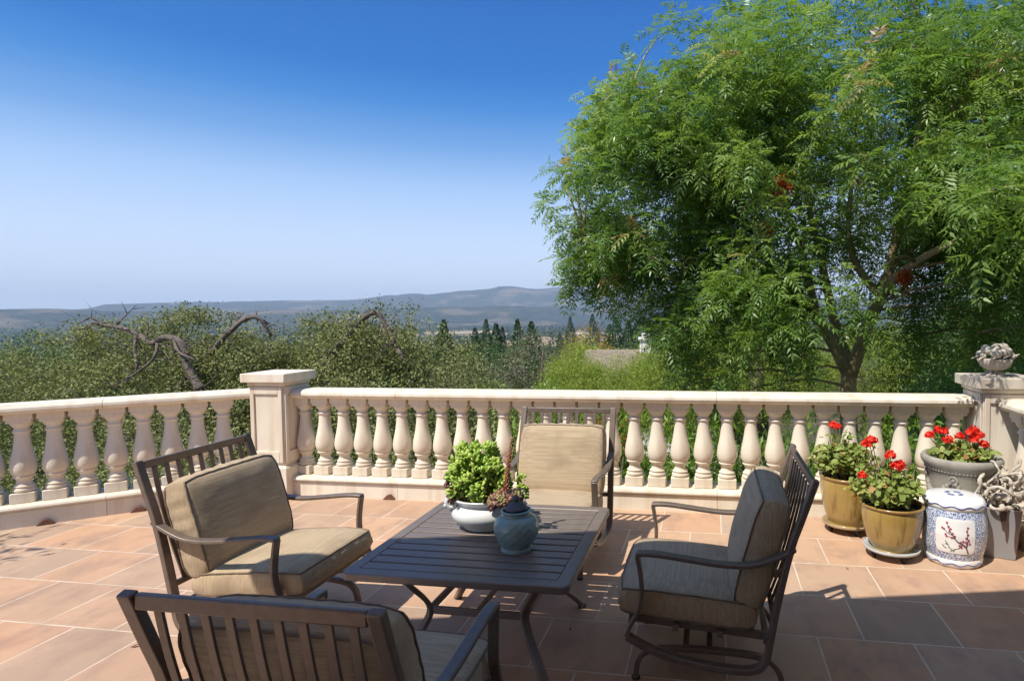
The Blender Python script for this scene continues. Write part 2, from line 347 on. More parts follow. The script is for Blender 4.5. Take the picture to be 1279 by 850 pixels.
tag(polar_sheet('ground_slope',[.01,3,5,8,12,20,35,60,100,150,200,300,400],np.linspace(-180,180,145),lambda r,a: zt(r)-(.3*noise.noise(Vector((r*.2*math.sin(R(a)),r*.2*math.cos(R(a)),0))) if r>8 else 0),M_slope),kind='structure')
tag(polar_sheet('valley_floor',[399,500,700,1000,1400,2000,2800,3600,4200],np.linspace(-180,180,181),lambda r,a: zt(r)-.3,M_valley),kind='structure')
rs=list(np.linspace(3400,4600,9))+list(np.linspace(4750,7400,18))+[7700,8200,9000,10500]
tag(polar_sheet('hills',rs,az,hill,M_hills),kind='structure')
# terrace
tl=R(40); LD=Vector((-math.cos(tl),-math.sin(tl),0)); LN=Vector((math.sin(tl),-math.cos(tl),0))  # left wall direction and inward normal (to the terrace)
LP=Vector((-4.0,4.80,0))
b=MB(); PL=[(-4.0,5.0),(2.32,5.0),(2.32,-6)]; q=LP+LD*4.6-LN*.18; PL+= [(q.x,-6),(q.x,q.y)]; q2=LP+LD*.1-LN*.18; PL.append((q2.x,q2.y))
n=len(PL); b.add([(x,y,0) for x,y in PL]+[(x,y,-2.5) for x,y in PL],[tuple(range(n))]+[(i,(i+1)%n,n+(i+1)%n,n+i) for i in range(n)])
tag(b.build('terrace_floor',M_tile),kind='structure')
# haze: one closed box round camera and scene
def haze():
    b=MB(); b.box(-11500,9500,-700,11500,-70,480); m=bpy.data.materials.new('valley_haze'); m.use_nodes=True; nt=m.node_tree; nt.nodes.clear()
    o=nd(nt,'ShaderNodeOutputMaterial'); v=nd(nt,'ShaderNodeVolumePrincipled'); v.inputs['Color'].default_value=(.65,.80,1,1); v.inputs['Density'].default_value=HAZE; v.inputs['Anisotropy'].default_value=.0
    nt.links.new(v.outputs[0],o.inputs['Volume']); h=b.build('haze',m); tag(h,kind='stuff'); return h
HAZE=.000125
haze()
# ------------------------------------------------------------------ balustrades
BAL=[(.058,.246),(.066,.252),(.070,.262),(.066,.272),(.056,.280),(.062,.288),(.064,.293),(.055,.30),(.046,.315),(.045,.335),(.052,.350),(.064,.358),(.066,.368),(.060,.375),
     (.068,.385),(.0765,.405),(.080,.43),(.079,.46),(.073,.50),(.064,.54),(.055,.59),(.0485,.64),(.046,.68),(.0455,.70),(.055,.708),(.057,.714),(.052,.722),(.046,.728),(.0455,.742),(.055,.752),(.066,.768),(.069,.782)]
_bal=None
def baluster(parent, x):
    global _bal
    if _bal is None:
        b=MB(); b.lathe(BAL,28); _bal=b.build('baluster',M_stone,parent,auto=50); q=MB(); q.box(-.072,.072,-.072,.072,.170,.2455); q.build('plinth_block',M_stone,_bal,bevel=.004)
        q=MB(); q.box(-.072,.072,-.072,.072,.783,.8059); q.box(-.082,.082,-.079,.079,.806,.8525); q.build('cap_block',M_stone,_bal,bevel=.004); _bal.location=(x,0,0)
    else:
        o=copy_tree(_bal,parent); o.location=(x,0,0); o.rotation_euler=(0,0,random.choice((0,.4,.9)) if False else 0)
RAILP=[(-.098,.853),(-.112,.855),(-.128,.866),(-.137,.884),(-.134,.903),(-.122,.916),(-.108,.920),(-.104,.926),(-.06,.931),(.06,.931),(.104,.926),(.108,.920),(.122,.916),(.134,.903),(.137,.884),(.128,.866),(.112,.855),(.098,.853)]
def balustrade(name,label,loc,rz,L,xs,joints,drains,flip=1):
    """local x along the wall from 0 to L, local -y faces the terrace"""
    t=empty(name,loc,rz); tag(t,label,'balustrade')
    J=[0]+sorted(joints)+[L]
    b=MB()
    for a,c in zip(J[:-1],J[1:]):
        Mx=Matrix(((0,1,0,0),(1,0,0,0),(0,0,1,0),(0,0,0,1)))
        b.prism([(y,z) for y,z in RAILP],a+.0015,c-.0015,Mx)
    b.build('handrail',M_stone,t,auto=30)
    b=MB()
    for a,c in zip(J[:-1],J[1:]):
        Mx=Matrix(((0,1,0,0),(1,0,0,0),(0,0,1,0),(0,0,0,1)))
        P=[(-.135,-.02),(-.135,.118),(-.128,.124),(-.128,.132),(-.155,.136),(-.158,.146),(-.152,.160),(-.10,.168),(.14,.168),(.14,-.5),(-.10,-.5),(-.10,-.02)]
        b.prism(P,a+.0015,c-.0015,Mx)
    b.build('base_course',M_stone,t,auto=30)
    for x in xs: baluster(t,x)
    for x in drains:
        b=MB(); b.prism([(x-.055,0.001),(x+.055,0.001),(x+.012,.042),(x-.012,.042)],-.165,-.12); b.build('drain_cover',M_drain,t,bevel=.003)
    return t
M_drain=simple('dark_terracotta',(.12,.05,.03),(.19,.09,.05),20,.9)
P_=.1865
balustrade('balustrade','long straight cream stone balustrade behind the far chair, running between the two pillars',(-3.69,4.80,0),0,5.57,[.07+P_*i for i in range(30) if .07+P_*i<5.5],[1.02,3.72],[.95,3.95])
# left wall: local x runs away from the pillar along LD ; local -y must face the terrace -> rotate so that x = -LD direction end first
Lw=3.9; st=LP+LD*Lw; rz=math.atan2(-LD.y,-LD.x)
balustrade('balustrade','angled cream stone balustrade on the left, in front of the oak trees',(st.x,st.y,0),rz,Lw-.03,[Lw-.342-.1848*i for i in range(19)],[Lw-1.88,Lw-1.13],[Lw-1.49,Lw-.93])
balustrade('balustrade','short pale stone balustrade at the right edge, coming forward from the urn pillar',(2.135,4.58,0),-PI/2,4.2,[.12+P_*i for i in range(22)],[1.6,3.0],[])
def pillar(label,loc,mat,capmat):
    t=empty('stone_pillar',loc); tag(t,label,'pillar')
    b=MB(); b.box(-.16,.16,-.16,.16,.27,.985)
    o=b.build('shaft',mat,t,bevel=.004)
    # recessed panels: raised border frames on the faces
    for k in range(3):
        b=MB(); Mr=Matrix.Rotation((0,PI/2,-PI/2)[k],4,'Z'); z0,z1=.40,.90
        for (x0,x1,a,c) in ((-.152,-.118,.30,.965),(.118,.152,.30,.965),(-.1175,.1175,.90,.965),(-.1175,.1175,.30,.40)): b.box(x0,x1,-.175,-.1605,a,c,Mr)
        b.build('panel_frame',mat,t,bevel=.004)
    b=MB(); b.box(-.185,.185,-.185,.185,-.02,.255); b.add([(-.185,-.185,.255),(.185,-.185,.255),(.185,.185,.255),(-.185,.185,.255),(-.163,-.163,.275),(.163,-.163,.275),(.163,.163,.275),(-.163,.163,.275)],[(0,1,5,4),(1,2,6,5),(2,3,7,6),(3,0,4,7),(4,5,6,7)])
    b.build('base',mat,t,bevel=.003)
    b=MB(); b.box(-.178,.178,-.178,.178,.972,1.004); b.build('moulding',mat,t,bevel=.008)
    b=MB(); b.box(-.213,.213,-.213,.213,1.005,1.082); b.build('cap',capmat,t,bevel=.006)
    return t
pillar('square cream stone pillar with a flat bare cap where the two left balustrades meet',(-3.84,4.76,0),M_stone,M_stone)
pillar('weathered grey stone pillar at the right carrying the carved fruit bowl',(2.065,4.745,0),M_stone_pale,M_stone_grey)
# ------------------------------------------------------------------ cushions and chairs
def cushion(parent,name,w,d,t,M,mat,seed,puff=.022,wr=.004):
    """boxed cushion: x thickness axis is local z; w along y, d along x; centred at the origin, M places it"""
    nx,ny,nz=22,24,6; V=[];F=[];idx={}
    r=t*.30
    def pt(i,j,k):
        a=2*i/nx-1; b=2*j/ny-1; c=2*k/nz-1
        # rounded corners in plan (superellipse pull) and crowned faces
        pa=a*(1-.055*b**6); pb=b*(1-.05*a**6)
        cr=(1-a**4)*(1-b**4)
        x=pa*d/2; y=pb*w/2; z=c*t/2
        edge=1-c*c
        if abs(a)==1 or abs(b)==1:      # boxing bulges a little
            x+=math.copysign(.016,a)*edge*(abs(a)==1); y+=math.copysign(.010,b)*edge*(abs(b)==1)
        z*=(1-.15*abs(a)**6)*(1-.07*abs(b)**6); z+=c*puff*max(cr,0)**.8
        nz_=noise.fractal(Vector((x*9+seed,y*9,z*9)),1,2,3)
        if abs(c)==1: z+=math.copysign(1,c)*nz_*wr*.5
        if abs(a)==1 or abs(b)==1:
            s=math.sin((y if abs(a)==1 else x)*(95+30*nz_)+seed+nz_*3)*wr*.95*(edge*.75+.25)
            if abs(a)==1: x+=s
            if abs(b)==1: y+=s
        # small sag of corners
        return M@Vector((x,y,z-(.006*(a*b)**2)))
    def vid(i,j,k):
        if (i,j,k) not in idx: idx[(i,j,k)]=len(V); V.append(tuple(pt(i,j,k)))
        return idx[(i,j,k)]
    for i in range(nx):
        for j in range(ny):
            F.append((vid(i,j,nz),vid(i+1,j,nz),vid(i+1,j+1,nz),vid(i,j+1,nz))); F.append((vid(i,j,0),vid(i,j+1,0),vid(i+1,j+1,0),vid(i+1,j,0)))
    for i in range(nx):
        for k in range(nz):
            F.append((vid(i,0,k),vid(i+1,0,k),vid(i+1,0,k+1),vid(i,0,k+1))); F.append((vid(i,ny,k),vid(i,ny,k+1),vid(i+1,ny,k+1),vid(i+1,ny,k)))
    for j in range(ny):
        for k in range(nz):
            F.append((vid(0,j,k),vid(0,j,k+1),vid(0,j+1,k+1),vid(0,j+1,k))); F.append((vid(nx,j,k),vid(nx,j+1,k),vid(nx,j+1,k+1),vid(nx,j,k+1)))
    b=MB(); b.v=V; b.f=F; o=b.build(name,mat,parent,smooth=True); 
    m=o.modifiers.new('b','BEVEL'); m.width=.010; m.segments=2; m.limit_method='ANGLE'; m.angle_limit=R(50)
    for kz in (0,nz):
        loop=[(i,0) for i in range(nx)]+[(nx,j) for j in range(ny)]+[(i,ny) for i in range(nx,0,-1)]+[(0,j) for j in range(ny,0,-1)]
        pts=[Vector(V[idx[(i,j,kz)]]) for i,j in loop]
        cz=M@Vector((0,0,0)); pts=[p+(p-cz).normalized()*.0005 for p in pts]; pts.append(pts[0]); pts.append(pts[1])
        q=MB(); q.tube(pts,.0040,6); q.build('piping',M_pipe,o,smooth=True)
    return o
FRAME=[(0,.905),(.05,.76),(.094,.631),(.14,.43),(.172,.26),(.185,.19),(.205,.150),(.24,.130),(.30,.124),(.41,.131),(.50,.143),(.60,.165),(.69,.200),(.752,.232)]
FRONT=[(.752,.232),(.735,.275),(.710,.32),(.692,.37),(.686,.42),(.688,.47),(.696,.53),(.704,.575)]
ARM=[(.708,.577),(.66,.580),(.60,.577),(.53,.569),(.45,.560),(.38,.553),(.30,.551),(.23,.559),(.16,.585),(.10,.615),(.078,.632)]
def dens(P,n=3):
    """Catmull-Rom smoothing of a path"""
    out=[]
    for i in range(len(P)-1):
        p0=P[max(i-1,0)];p1=P[i];p2=P[i+1];p3=P[min(i+2,len(P)-1)]
        for k in range(n):
            t=k/n; out.append(tuple(.5*((2*p1[c])+(-p0[c]+p2[c])*t+(2*p0[c]-5*p1[c]+4*p2[c]-p3[c])*t*t+(-p0[c]+3*p1[c]-3*p2[c]+p3[c])*t**3) for c in range(len(p1))))
    out.append(tuple(P[-1])); return out
def upost(z): return float(np.interp(z,[.13,.26,.43,.631,.76,.905],[.24,.172,.14,.094,.05,0]))
def make_chair(seed):
    t=empty('patio_chair')
    HW=.322
    for s in (-1,1):
        Mt=Matrix.Translation((0,s*HW,0))
        b=MB(); b.ribbon(dens(FRAME),.040,.026,Mt); b.build('side_frame',M_metal,t,bevel=.005,seg=3)
        b=MB(); b.ribbon(dens(FRONT),.038,.016,Mt); b.build('arm_post',M_metal,t,bevel=.004)
        b=MB(); b.ribbon(dens(ARM),.042,.018,Mt); b.build('armrest',M_metal,t,bevel=.006,seg=3)
        Mb=Matrix.Translation((0,s*.235,0))
        b=MB(); b.ribbon(dens([(.725,0.004),(.722,.04),(.712,.085),(.685,.118),(.63,.136),(.50,.146),(.35,.146),(.22,.138),(.165,.118),(.135,.085),(.118,.04),(.112,.004)]),.032,.022,Mb)
        o=b.build('floor_runner',M_metal,t,bevel=.004)
        for u in (.725,.112):
            q=MB(); q.lathe([(.017,0),(.019,.003),(.019,.009),(.014,.010)],12,Matrix.Translation((u,s*.235,0))); q.build('foot_glide',M_black,o)
    b=MB(); tx=upost(.885)
    b.box(tx-.009,tx+.009,-HW+.021,HW-.021,.864,.903); b.build('top_rail',M_metal,t,bevel=.005,seg=3)
    b=MB(); u=upost(.335); b.box(u-.009,u+.009,-HW+.021,HW-.021,.325,.350); b.build('lower_rail',M_metal,t,bevel=.003)
    b0=None
    for k in range(9):
        y=-.255+.51*k/8; Mt=Matrix.Translation((0,y,0)); P=[]
        for i in range(9):
            z=.348+(.866-.348)*i/8; P.append((upost(z)-.030*math.sin(PI*i/8)+.004,z))
        if b0 is None: b=MB(); b.ribbon(dens(P,2),.024,.008); b0=b.build('back_slat',M_metal,t,bevel=.002); b0.location=(0,y,0)
        else: c=b0.copy(); C.objects.link(c); c.parent=t; c.location=(0,y,0)
    b=MB()     # seat support frame under the cushion, rocker spring plate
    th=R(4.2)
    for s in (-1,1): b.box(-.29,.29,s*.262-.012,s*.262+.012,-.015,.015,Matrix.Translation((.46,0,.262))@Matrix.Rotation(-th,4,'Y'))
    for u in (-.275,-.09,.09,.275): b.box(u-.012,u+.012,-.309,.309,-.014,.013,Matrix.Translation((.46,0,.262))@Matrix.Rotation(-th,4,'Y'))
    b.build('seat_frame',M_metal,t,bevel=.003)
    b=MB(); b.box(.36,.56,-.05,.05,.160,.178); b.box(.40,.52,-.035,.035,.178,.247); b.box(.40,.425,-.235,.235,.146,.160); b.box(.50,.525,-.235,.235,.146,.160)
    b.build('spring_mount',M_metal,t,bevel=.002)
    Ms=Matrix.Translation((.505,0,.345))@Matrix.Rotation(-th,4,'Y')
    cushion(t,'seat_cushion',.575,.575,.118,Ms,M_fab,seed,.022)
    lean=R(15.5)
    Mb=Matrix.Translation((.207,0,.580))@Matrix.Rotation(PI/2-lean,4,'Y')@Matrix.Rotation(0,4,'Z')
    cushion(t,'back_cushion',.575,.455,.135,Mb,M_fab,seed+5,.020,.005)
    for s in (-1,1):
        b=MB(); z=.47; u=upost(z)-.028; yy=s*.19
        b.box(u-.006,u+.062,yy-.019,yy+.019,z-.010,z+.012); o=b.build('tie_strap',M_strap,t,bevel=.003)
    return t
chairs=[]
def put_chair(seed,loc,rz,label,src=None):
    t=src if src is not None and not chairs else (make_chair(seed) if not chairs else copy_tree(chairs[0]))
    chairs.append(t); t.location=loc; t.rotation_euler=(0,0,rz); tag(t,label,'armchair','cushioned metal armchairs around the low table'); return t
put_chair(1,(-2.612,2.637,0),0,'left bronze armchair with tan cushions in full sun, facing right to the slatted table')
put_chair(2,(.395,2.70,0),PI,'right bronze armchair in shade, seen side on and facing left to the table')
put_chair(3,(-1.057,1.182,0),PI/2,'nearest bronze armchair with its slatted back turned to the viewer')
put_chair(4,(-1.012,4.09,0),-PI/2,'far bronze armchair with sunlit tan cushions, backed against the long balustrade')
# ------------------------------------------------------------------ coffee table
T=empty('coffee_table',(-1.045,2.69,0)); tag(T,'low square bronze metal table with a slatted top between the four armchairs','table')
hx=.487; b=MB()
def rrect(h,r,n=6):
    P=[]
    for cx_,cy_,a0 in ((h-r,h-r,0),(-h+r,h-r,PI/2),(-h+r,-h+r,PI),(h-r,-h+r,1.5*PI)):
        for k in range(n+1): a=a0+PI/2*k/n; P.append((cx_+r*math.cos(a),cy_+r*math.sin(a)))
    return P
o_=rrect(hx,.035); i_=rrect(hx-.058,.003); n=len(o_); z0,z1=.466,.500
vsx=[(x,y,z1) for x,y in o_]+[(x,y,z1) for x,y in i_]+[(x,y,z0) for x,y in o_]+[(x,y,z0) for x,y in i_]
fs=[]
for k in range(n):
    k2=(k+1)%n; fs+=[(k,k2,n+k2,n+k),(2*n+k,3*n+k,3*n+k2,2*n+k2),(k,2*n+k,2*n+k2,k2),(n+k,n+k2,3*n+k2,3*n+k)]
b.add(vsx,fs); b.build('top_frame',M_tablemetal,T,bevel=.007,seg=3)
ns=12; inner=2*(hx-.058); pit=inner/ns; s0=None
for k in range(ns):
    y=-inner/2+pit*(k+.5)
    if s0 is None: b=MB(); b.box(-hx+.0585,hx-.0585,-pit/2+.0058,pit/2-.0058,.484,.4985); s0=b.build('slat',M_tablemetal,T,bevel=.003); s0.location=(0,y,0)
    else: c=s0.copy(); C.objects.link(c); c.parent=T; c.location=(0,y,0)
s2=math.sqrt(2); leg=[(.335,.466),(.318,.43),(.285,.365),(.240,.29),(.222,.235),(.232,.19),(.262,.135),(.300,.085),(.335,.035),(.352,.004)]
for k in range(4):
    Mr=Matrix.Rotation(PI/4+PI/2*k,4,'Z'); b=MB(); b.ribbon(dens([(u*s2,z) for u,z in leg]),.038,.022,Mr); o=b.build('leg',M_tablemetal,T,bevel=.004)
    q=MB(); q.lathe([(.018,0),(.021,.003),(.021,.010)],12,Mr@Matrix.Translation((.352*s2,0,0))); q.build('foot_glide',M_black,o)
for k in range(4):
    Mr=Matrix.Rotation(PI/2*k,4,'Z'); b=MB(); b.box(-.212,.212,-.232,-.214,.216,.250,Mr); b.build('stretcher',M_tablemetal,T,bevel=.004)
b=MB(); b.box(-.009,.009,-.213,.213,.222,.244); b.build('stretcher',M_tablemetal,T,bevel=.003)
b=MB()
for s in (-1,1): b.box(s*.30-.012,s*.30+.012,-.42,.42,.4655,.4835)
b.build('slat_support',M_tablemetal,T,bevel=.002)
# ------------------------------------------------------------------ table pieces
def torus(b,Rr,r,M,n=20,m=8,a0=0,a1=2*PI):
    pts=[(Rr*math.cos(a0+(a1-a0)*k/n),Rr*math.sin(a0+(a1-a0)*k/n),0) for k in range(n+1)]; b.tube(pts,r,m,M=M)
def spiral(b,Rr,r,M,turns=1.6,n=26):
    pts=[];rad=[]
    for k in range(n+1):
        q=k/n; a=q*turns*2*PI; rr=Rr*(1-.82*q); pts.append((rr*math.cos(a),rr*math.sin(a),0)); rad.append(r*(1-.45*q))
    b.tube(pts,rad,8,M=M)
Pt=empty('planter_bowl',(-1.128,2.80,.5),R(12)); tag(Pt,'white glazed oval planter bowl with scrolled handles on the table, full of succulents','planter')
b=MB(); b.lathe([(.088,.0),(.094,.004),(.094,.010),(.100,.018),(.128,.036),(.146,.058),(.150,.078),(.143,.098),(.128,.112),(.120,.120),(.120,.128),(.128,.138),(.138,.146),(.142,.152),(.138,.157),(.130,.156),(.118,.140),(.112,.125),(.112,.10)],48,sx=1.12,sy=.88,cap=False); b.lathe([(.0,.002),(.09,.002)],48,sx=1.12,sy=.88,cap=False)
b.build('bowl',M_white_glaze,Pt,smooth=True)
b=MB(); b.lathe([(.0,.140),(.12,.136)],32,sx=1.12,sy=.88,cap=False); b.build('soil',M_soil,Pt)
for s in (-1,1):
    b=MB(); X0=s*.158
    Mh=Matrix.Translation((X0,0,.128))@Matrix.Rotation(PI/2,4,'X')
    for yy in (-.030,.030): spiral(b,.030,.0105,Matrix.Translation((X0,yy,.135))@Matrix.Rotation(PI/2,4,'X')@Matrix.Rotation(PI/2,4,'Z'))
    b.tube([(X0-s*.035,0,.150),(X0-s*.01,0,.172),(X0+s*.015,0,.165),(X0+s*.028,0,.135),(X0+s*.018,0,.105),(X0+s*.002,0,.075)],[.012,.018,.02,.019,.016,.008],10)
    for yy in (-.014,.014): b.lathe([(.0,-.008),(.006,-.005),(.008,0),(.006,.005),(0,.008)],10,Matrix.Translation((X0+s*.036,yy,.132)))
    b.tube([(X0+s*.03,0,.12),(X0+s*.042,0,.112),(X0+s*.036,0,.098)],[.010,.011,.007],8)
    b.build('scroll_handle',M_white_glaze,Pt,smooth=True)
J=empty('lidded_jar',(-.880,2.545,.5)); tag(J,'round teal glazed jar with lattice relief and a dark pointed lid, beside the succulent bowl','jar')
JP=[(.0,.0),(.064,.0),(.069,.004),(.069,.012),(.066,.018),(.078,.040),(.092,.066),(.099,.092),(.098,.116),(.088,.140),(.072,.156),(.064,.160),(.064,.172),(.069,.176),(.069,.181),(.060,.182)]
b=MB(); n=96; prof2=dens(JP,6); vs_=[];fs_=[]
for r_,z_ in prof2:
    for k in range(n):
        a=2*PI*k/n; am=0
        if .03<z_<.15:
            u=a*14/(2*PI)*1.0; w_=(z_-.03)/.12*3.4; d1=abs(((u+w_)%1)-.5); d2=abs(((u-w_)%1)-.5)
            am=.0030*max(0,1-min(d1,d2)/.16)*min(1,(z_-.03)/.01,(.15-z_)/.01) if False else .0034*(max(0,(max(d1,d2)-.36)/.14))*min(1,(z_-.03)/.01,(.15-z_)/.01)
        vs_.append(((r_+am)*math.cos(a),(r_+am)*math.sin(a),z_))
for i in range(len(prof2)-1):
    for k in range(n): k2=(k+1)%n; fs_.append((i*n+k,i*n+k2,(i+1)*n+k2,(i+1)*n+k))
b.add(vs_,fs_); b.build('body',M_jar,J,smooth=True)
b=MB(); b.lathe([(.0,.1825),(.050,.1825),(.053,.186),(.048,.193),(.034,.205),(.024,.213),(.014,.218),(.013,.222),(.018,.227),(.019,.233),(.012,.241),(.004,.249),(0,.250)],32); b.build('lid',M_jarlid,J,smooth=True)
# ------------------------------------------------------------------ succulents
def ell(n=6,m=4):
    """unit paddle: rounded leaf, base at origin, length 1 along z"""
    V=[(0,0,0)];F=[]
    for i in range(1,m):
        q=i/m; w=(.22+.78*math.sin(PI*min(1,q*.98)**1.5))*.5 if q<1 else 0
        for k in range(n): a=2*PI*k/n; V.append((w*.52*math.cos(a),w*.24*math.sin(a)+.10*q*q,q))
    V.append((0,.1,1)); top=len(V)-1
    for k in range(n): F.append((0,1+(k+1)%n,1+k,1+k))
    for i in range(m-2):
        for k in range(n): a=1+i*n+k; b=1+i*n+(k+1)%n; F.append((a,b,b+n,a+n))
    for k in range(n): a=1+(m-2)*n+k; b=1+(m-2)*n+(k+1)%n; F.append((a,b,top,top))
    return np.array(V,float),F
PV,PF=ell()
def paddles(name,P,D,L,tint,mat,parent,wide=1.0):
    Ms=frames(D)*L[:,None,None]; Ms[:,:,0]*=wide; Ms[:,:,1]*=wide
    V=np.einsum('nij,kj->nki',Ms,PV)+P[:,None,:]; V=V.reshape(-1,3); fs=[]; k=len(PV)
    me=bpy.data.meshes.new(name); F=[]
    base=[tuple(dict.fromkeys(f)) for f in PF]
    for i in range(len(P)):
        o=i*k; F+= [tuple(o+j for j in f) for f in base]
    me.from_pydata(V.tolist(),[],F); a=me.attributes.new('tint','FLOAT','POINT'); a.data.foreach_set('value',np.repeat(tint,k).astype(np.float32))
    me.polygons.foreach_set('use_smooth',[True]*len(F)); me.materials.append(mat); ob=bpy.data.objects.new(name,me); C.objects.link(ob); ob.parent=parent; return ob
S=empty('jade_plant',(-1.155,2.80,.636)); tag(S,'bright green bushy jade succulent filling the white planter bowl','succulent')
P=[];D=[];L=[];Tn=[]; b=MB()
for i in range(100):
    a=random.random()*2*PI; rr=math.sqrt(random.random()); ex=.155*rr*math.cos(a)-.01; ey=.13*rr*math.sin(a); hz=.255*(1-.55*rr**2.3)+random.uniform(-.07,.04)
    if ex>.08: hz*=.80
    tip=Vector((ex,ey,max(.03,hz))); base=Vector((ex*.55,ey*.6,-.005)); mid=(tip+base)/2+Vector((random.uniform(-.012,.012),random.uniform(-.012,.012),0))
    b.tube([base,mid,tip],[.006,.005,.0035],5)
    dirn=Vector((ex*.9,ey*.9,.16)).normalized()
    for k in range(11):
        q=k/11; aa=k*2.4; el=.25+1.05*q; f=frames(np.array([dirn]))[0]
        d=f@np.array([math.cos(aa)*math.cos(el),math.sin(aa)*math.cos(el),math.sin(el)])
        P.append(np.array(tip)-np.array(dirn)*.030*(1-q)); D.append(d); L.append(random.uniform(.030,.046)); Tn.append(min(1,.25+.5*q+random.uniform(-.2,.25)))
    for k in range(13):
        q=random.random()*1.0; p=base.lerp(tip,.25+q*.7); d=np.array([random.gauss(0,1),random.gauss(0,1),.5]); P.append(np.array(p)); D.append(d); L.append(random.uniform(.024,.038)); Tn.append(random.uniform(0,.75))
b.build('stems',M_stem,S)
paddles('foliage',np.array(P),np.array(D),np.array(L),np.array(Tn),M_jade,S,1.15)
def rosette(name_part,parent,c,axis,n,size,mat,t0=0,t1=.6):
    f=frames(np.array([axis],float))[0]; P=[];D=[];L=[];Tn=[]
    for k in range(n):
        q=k/n; aa=k*2.4; el=.05+1.2*q; d=f@np.array([math.cos(aa)*math.cos(el),math.sin(aa)*math.cos(el),math.sin(el)])
        P.append(np.array(c)); D.append(d); L.append(size*(1-.45*q)); Tn.append(t0+(t1-t0)*q+random.uniform(-.08,.08))
    return paddles(name_part,np.array(P),np.array(D),np.array(L),np.clip(np.array(Tn),0,1),mat,parent,1.25)
E1=empty('echeveria',(-1.29,2.79,.645)); tag(E1,'dark burgundy rosette succulents spilling over the left rim of the planter bowl','succulent')
for p,ax,s in (((-.015,-.02,.075),(-.9,-.4,.5),.042),((-.01,.03,.05),(-1,.1,.4),.04),((.02,-.05,.02),(-.6,-.9,.5),.048),((-.025,0,.11),(-.8,-.1,.8),.034),((.0,-.035,.135),(-.7,-.4,.9),.028)):
    rosette('rosette',E1,p,ax,20,s,M_echev,0,.45)
b=MB(); b.tube([(.02,0,-.01),(0,0,.05),(-.01,0,.12)],.006,6); b.tube([(.03,-.03,-.01),(.02,-.03,.05),(0,-.03,.13)],.005,6); b.build('stems',M_stem,E1)
E2=empty('echeveria',(-.995,2.70,.645)); tag(E2,'green and purple rosette succulent with a tall pink flower stalk, right side of planter bowl','succulent')
for p,ax,s in (((.0,-.02,.03),(.1,-.9,.6),.066),((.05,.02,.035),(.6,-.4,.7),.055),((-.045,-.01,.02),(-.4,-.9,.5),.05)):
    rosette('rosette',E2,p,ax,30,s,M_echev,.2,1.0)
b=MB(); SP=[(.012,-.01,.04),(.020,-.01,.12),(.030,-.005,.20),(.040,0,.27),(.050,.0,.325)]; SPd=dens(SP,5); b.tube(SPd,[.006]*len(SPd),6); b.tube([(.0,0,-.01),(.0,-.02,.035)],.009,6); b.build('stems',M_stem,E2)
P=[];D=[];L=[];Tn=[]
for k in range(95):
    q=k/95; p=np.array(SPd[min(int(q*(len(SPd)-1)),len(SPd)-2)]); p2=np.array(SPd[min(int(q*(len(SPd)-1))+1,len(SPd)-1)]); fr=(q*(len(SPd)-1))%1; aa=k*2.4
    P.append(p+(p2-p)*fr); D.append(np.array([math.cos(aa),math.sin(aa),.9])); L.append(.024*(1-.35*q)); Tn.append(min(1,q*1.05+random.uniform(-.1,.1)))
paddles('flower_stalk',np.array(P),np.array(D),np.array(L),np.clip(np.array(Tn),0,1),M_pinkstem,E2,1.0)
P=[];D=[];L=[];Tn=[]
for k in range(7):    # loose green shoots at the right
    c=np.array([.07+random.uniform(-.02,.03),random.uniform(-.02,.06),.03+.018*k])
    for j in range(12): P.append(c); D.append(rdir(1)[0]+np.array([.3,0,.7])); L.append(random.uniform(.02,.032)); Tn.append(random.uniform(.2,.9))
paddles('green_shoots',np.array(P),np.array(D),np.array(L),np.array(Tn),M_jade,E2,1.0)
# ------------------------------------------------------------------ glazed planters on wheeled caddies
def caddy(label,loc,mat):
    t=empty('plant_caddy',loc); tag(t,label,'plant caddy','wheeled caddies under the yellow planters')
    b=MB(); b.lathe([(.0,.050),(.150,.050),(.166,.054),(.170,.068),(.165,.072),(.158,.060),(.0,.057)],40); b.build('dish',mat,t,smooth=True)
    for k in range(4):
        a=R(20+90*k); x,y=.125*math.cos(a),.125*math.sin(a)
        b=MB(); b.box(-.014,.014,-.011,.011,.030,.0495,Matrix.Translation((x,y,0))@Matrix.Rotation(a+.6,4,'Z')); f=b.build('caster',M_black,t,bevel=.002)
        b=MB(); b.lathe([(.0,-.009),(.020,-.009),(.022,-.005),(.022,.005),(.020,.009),(0,.009)],16,Matrix.Translation((x,y,.022))@Matrix.Rotation(a+.6,4,'Z')@Matrix.Rotation(PI/2,4,'X')); b.build('wheel',M_black,f,smooth=True)
    return t
M_whitedish=simple('pale_grey_plastic',(.42,.44,.44),(.50,.51,.50),10,.4)
M_tandish=simple('tan_plastic',(.33,.24,.13),(.40,.30,.17),10,.5)
def ypot(label,loc,rb,rt,h):
    t=empty('planter_pot',loc); tag(t,label,'planter','yellow glazed planters by the balustrade')
    P=[(.0,0),(rb*.96,0),(rb,.006),(rb+(rt-rb)*.42,h*.18),(rb+(rt-rb)*.78,h*.42),(rt*.99,h*.68),(rt,h*.84),(rt*.985,h*.925)]
    b=MB(); b.lathe(dens(P,4),48,cap=False); b.build('body',M_yglaze,t,smooth=True)
    b=MB(); b.lathe([(rt*.985,h*.925),(rt*1.03,h*.945),(rt*1.055,h*.968),(rt*1.05,h*.99),(rt*1.02,h),(rt*.96,h*.995),(rt*.93,h*.96),(rt*.92,h*.85)],48,cap=False,wob=.006); b.build('rim',M_yrim,t,smooth=True)
    b=MB(); b.lathe([(0,h*.91),(rt*.925,h*.90)],32,cap=False); b.build('soil',M_soil,t)
caddy('pale grey wheeled caddy under the front yellow planter',(1.125,3.975,0),M_whitedish)
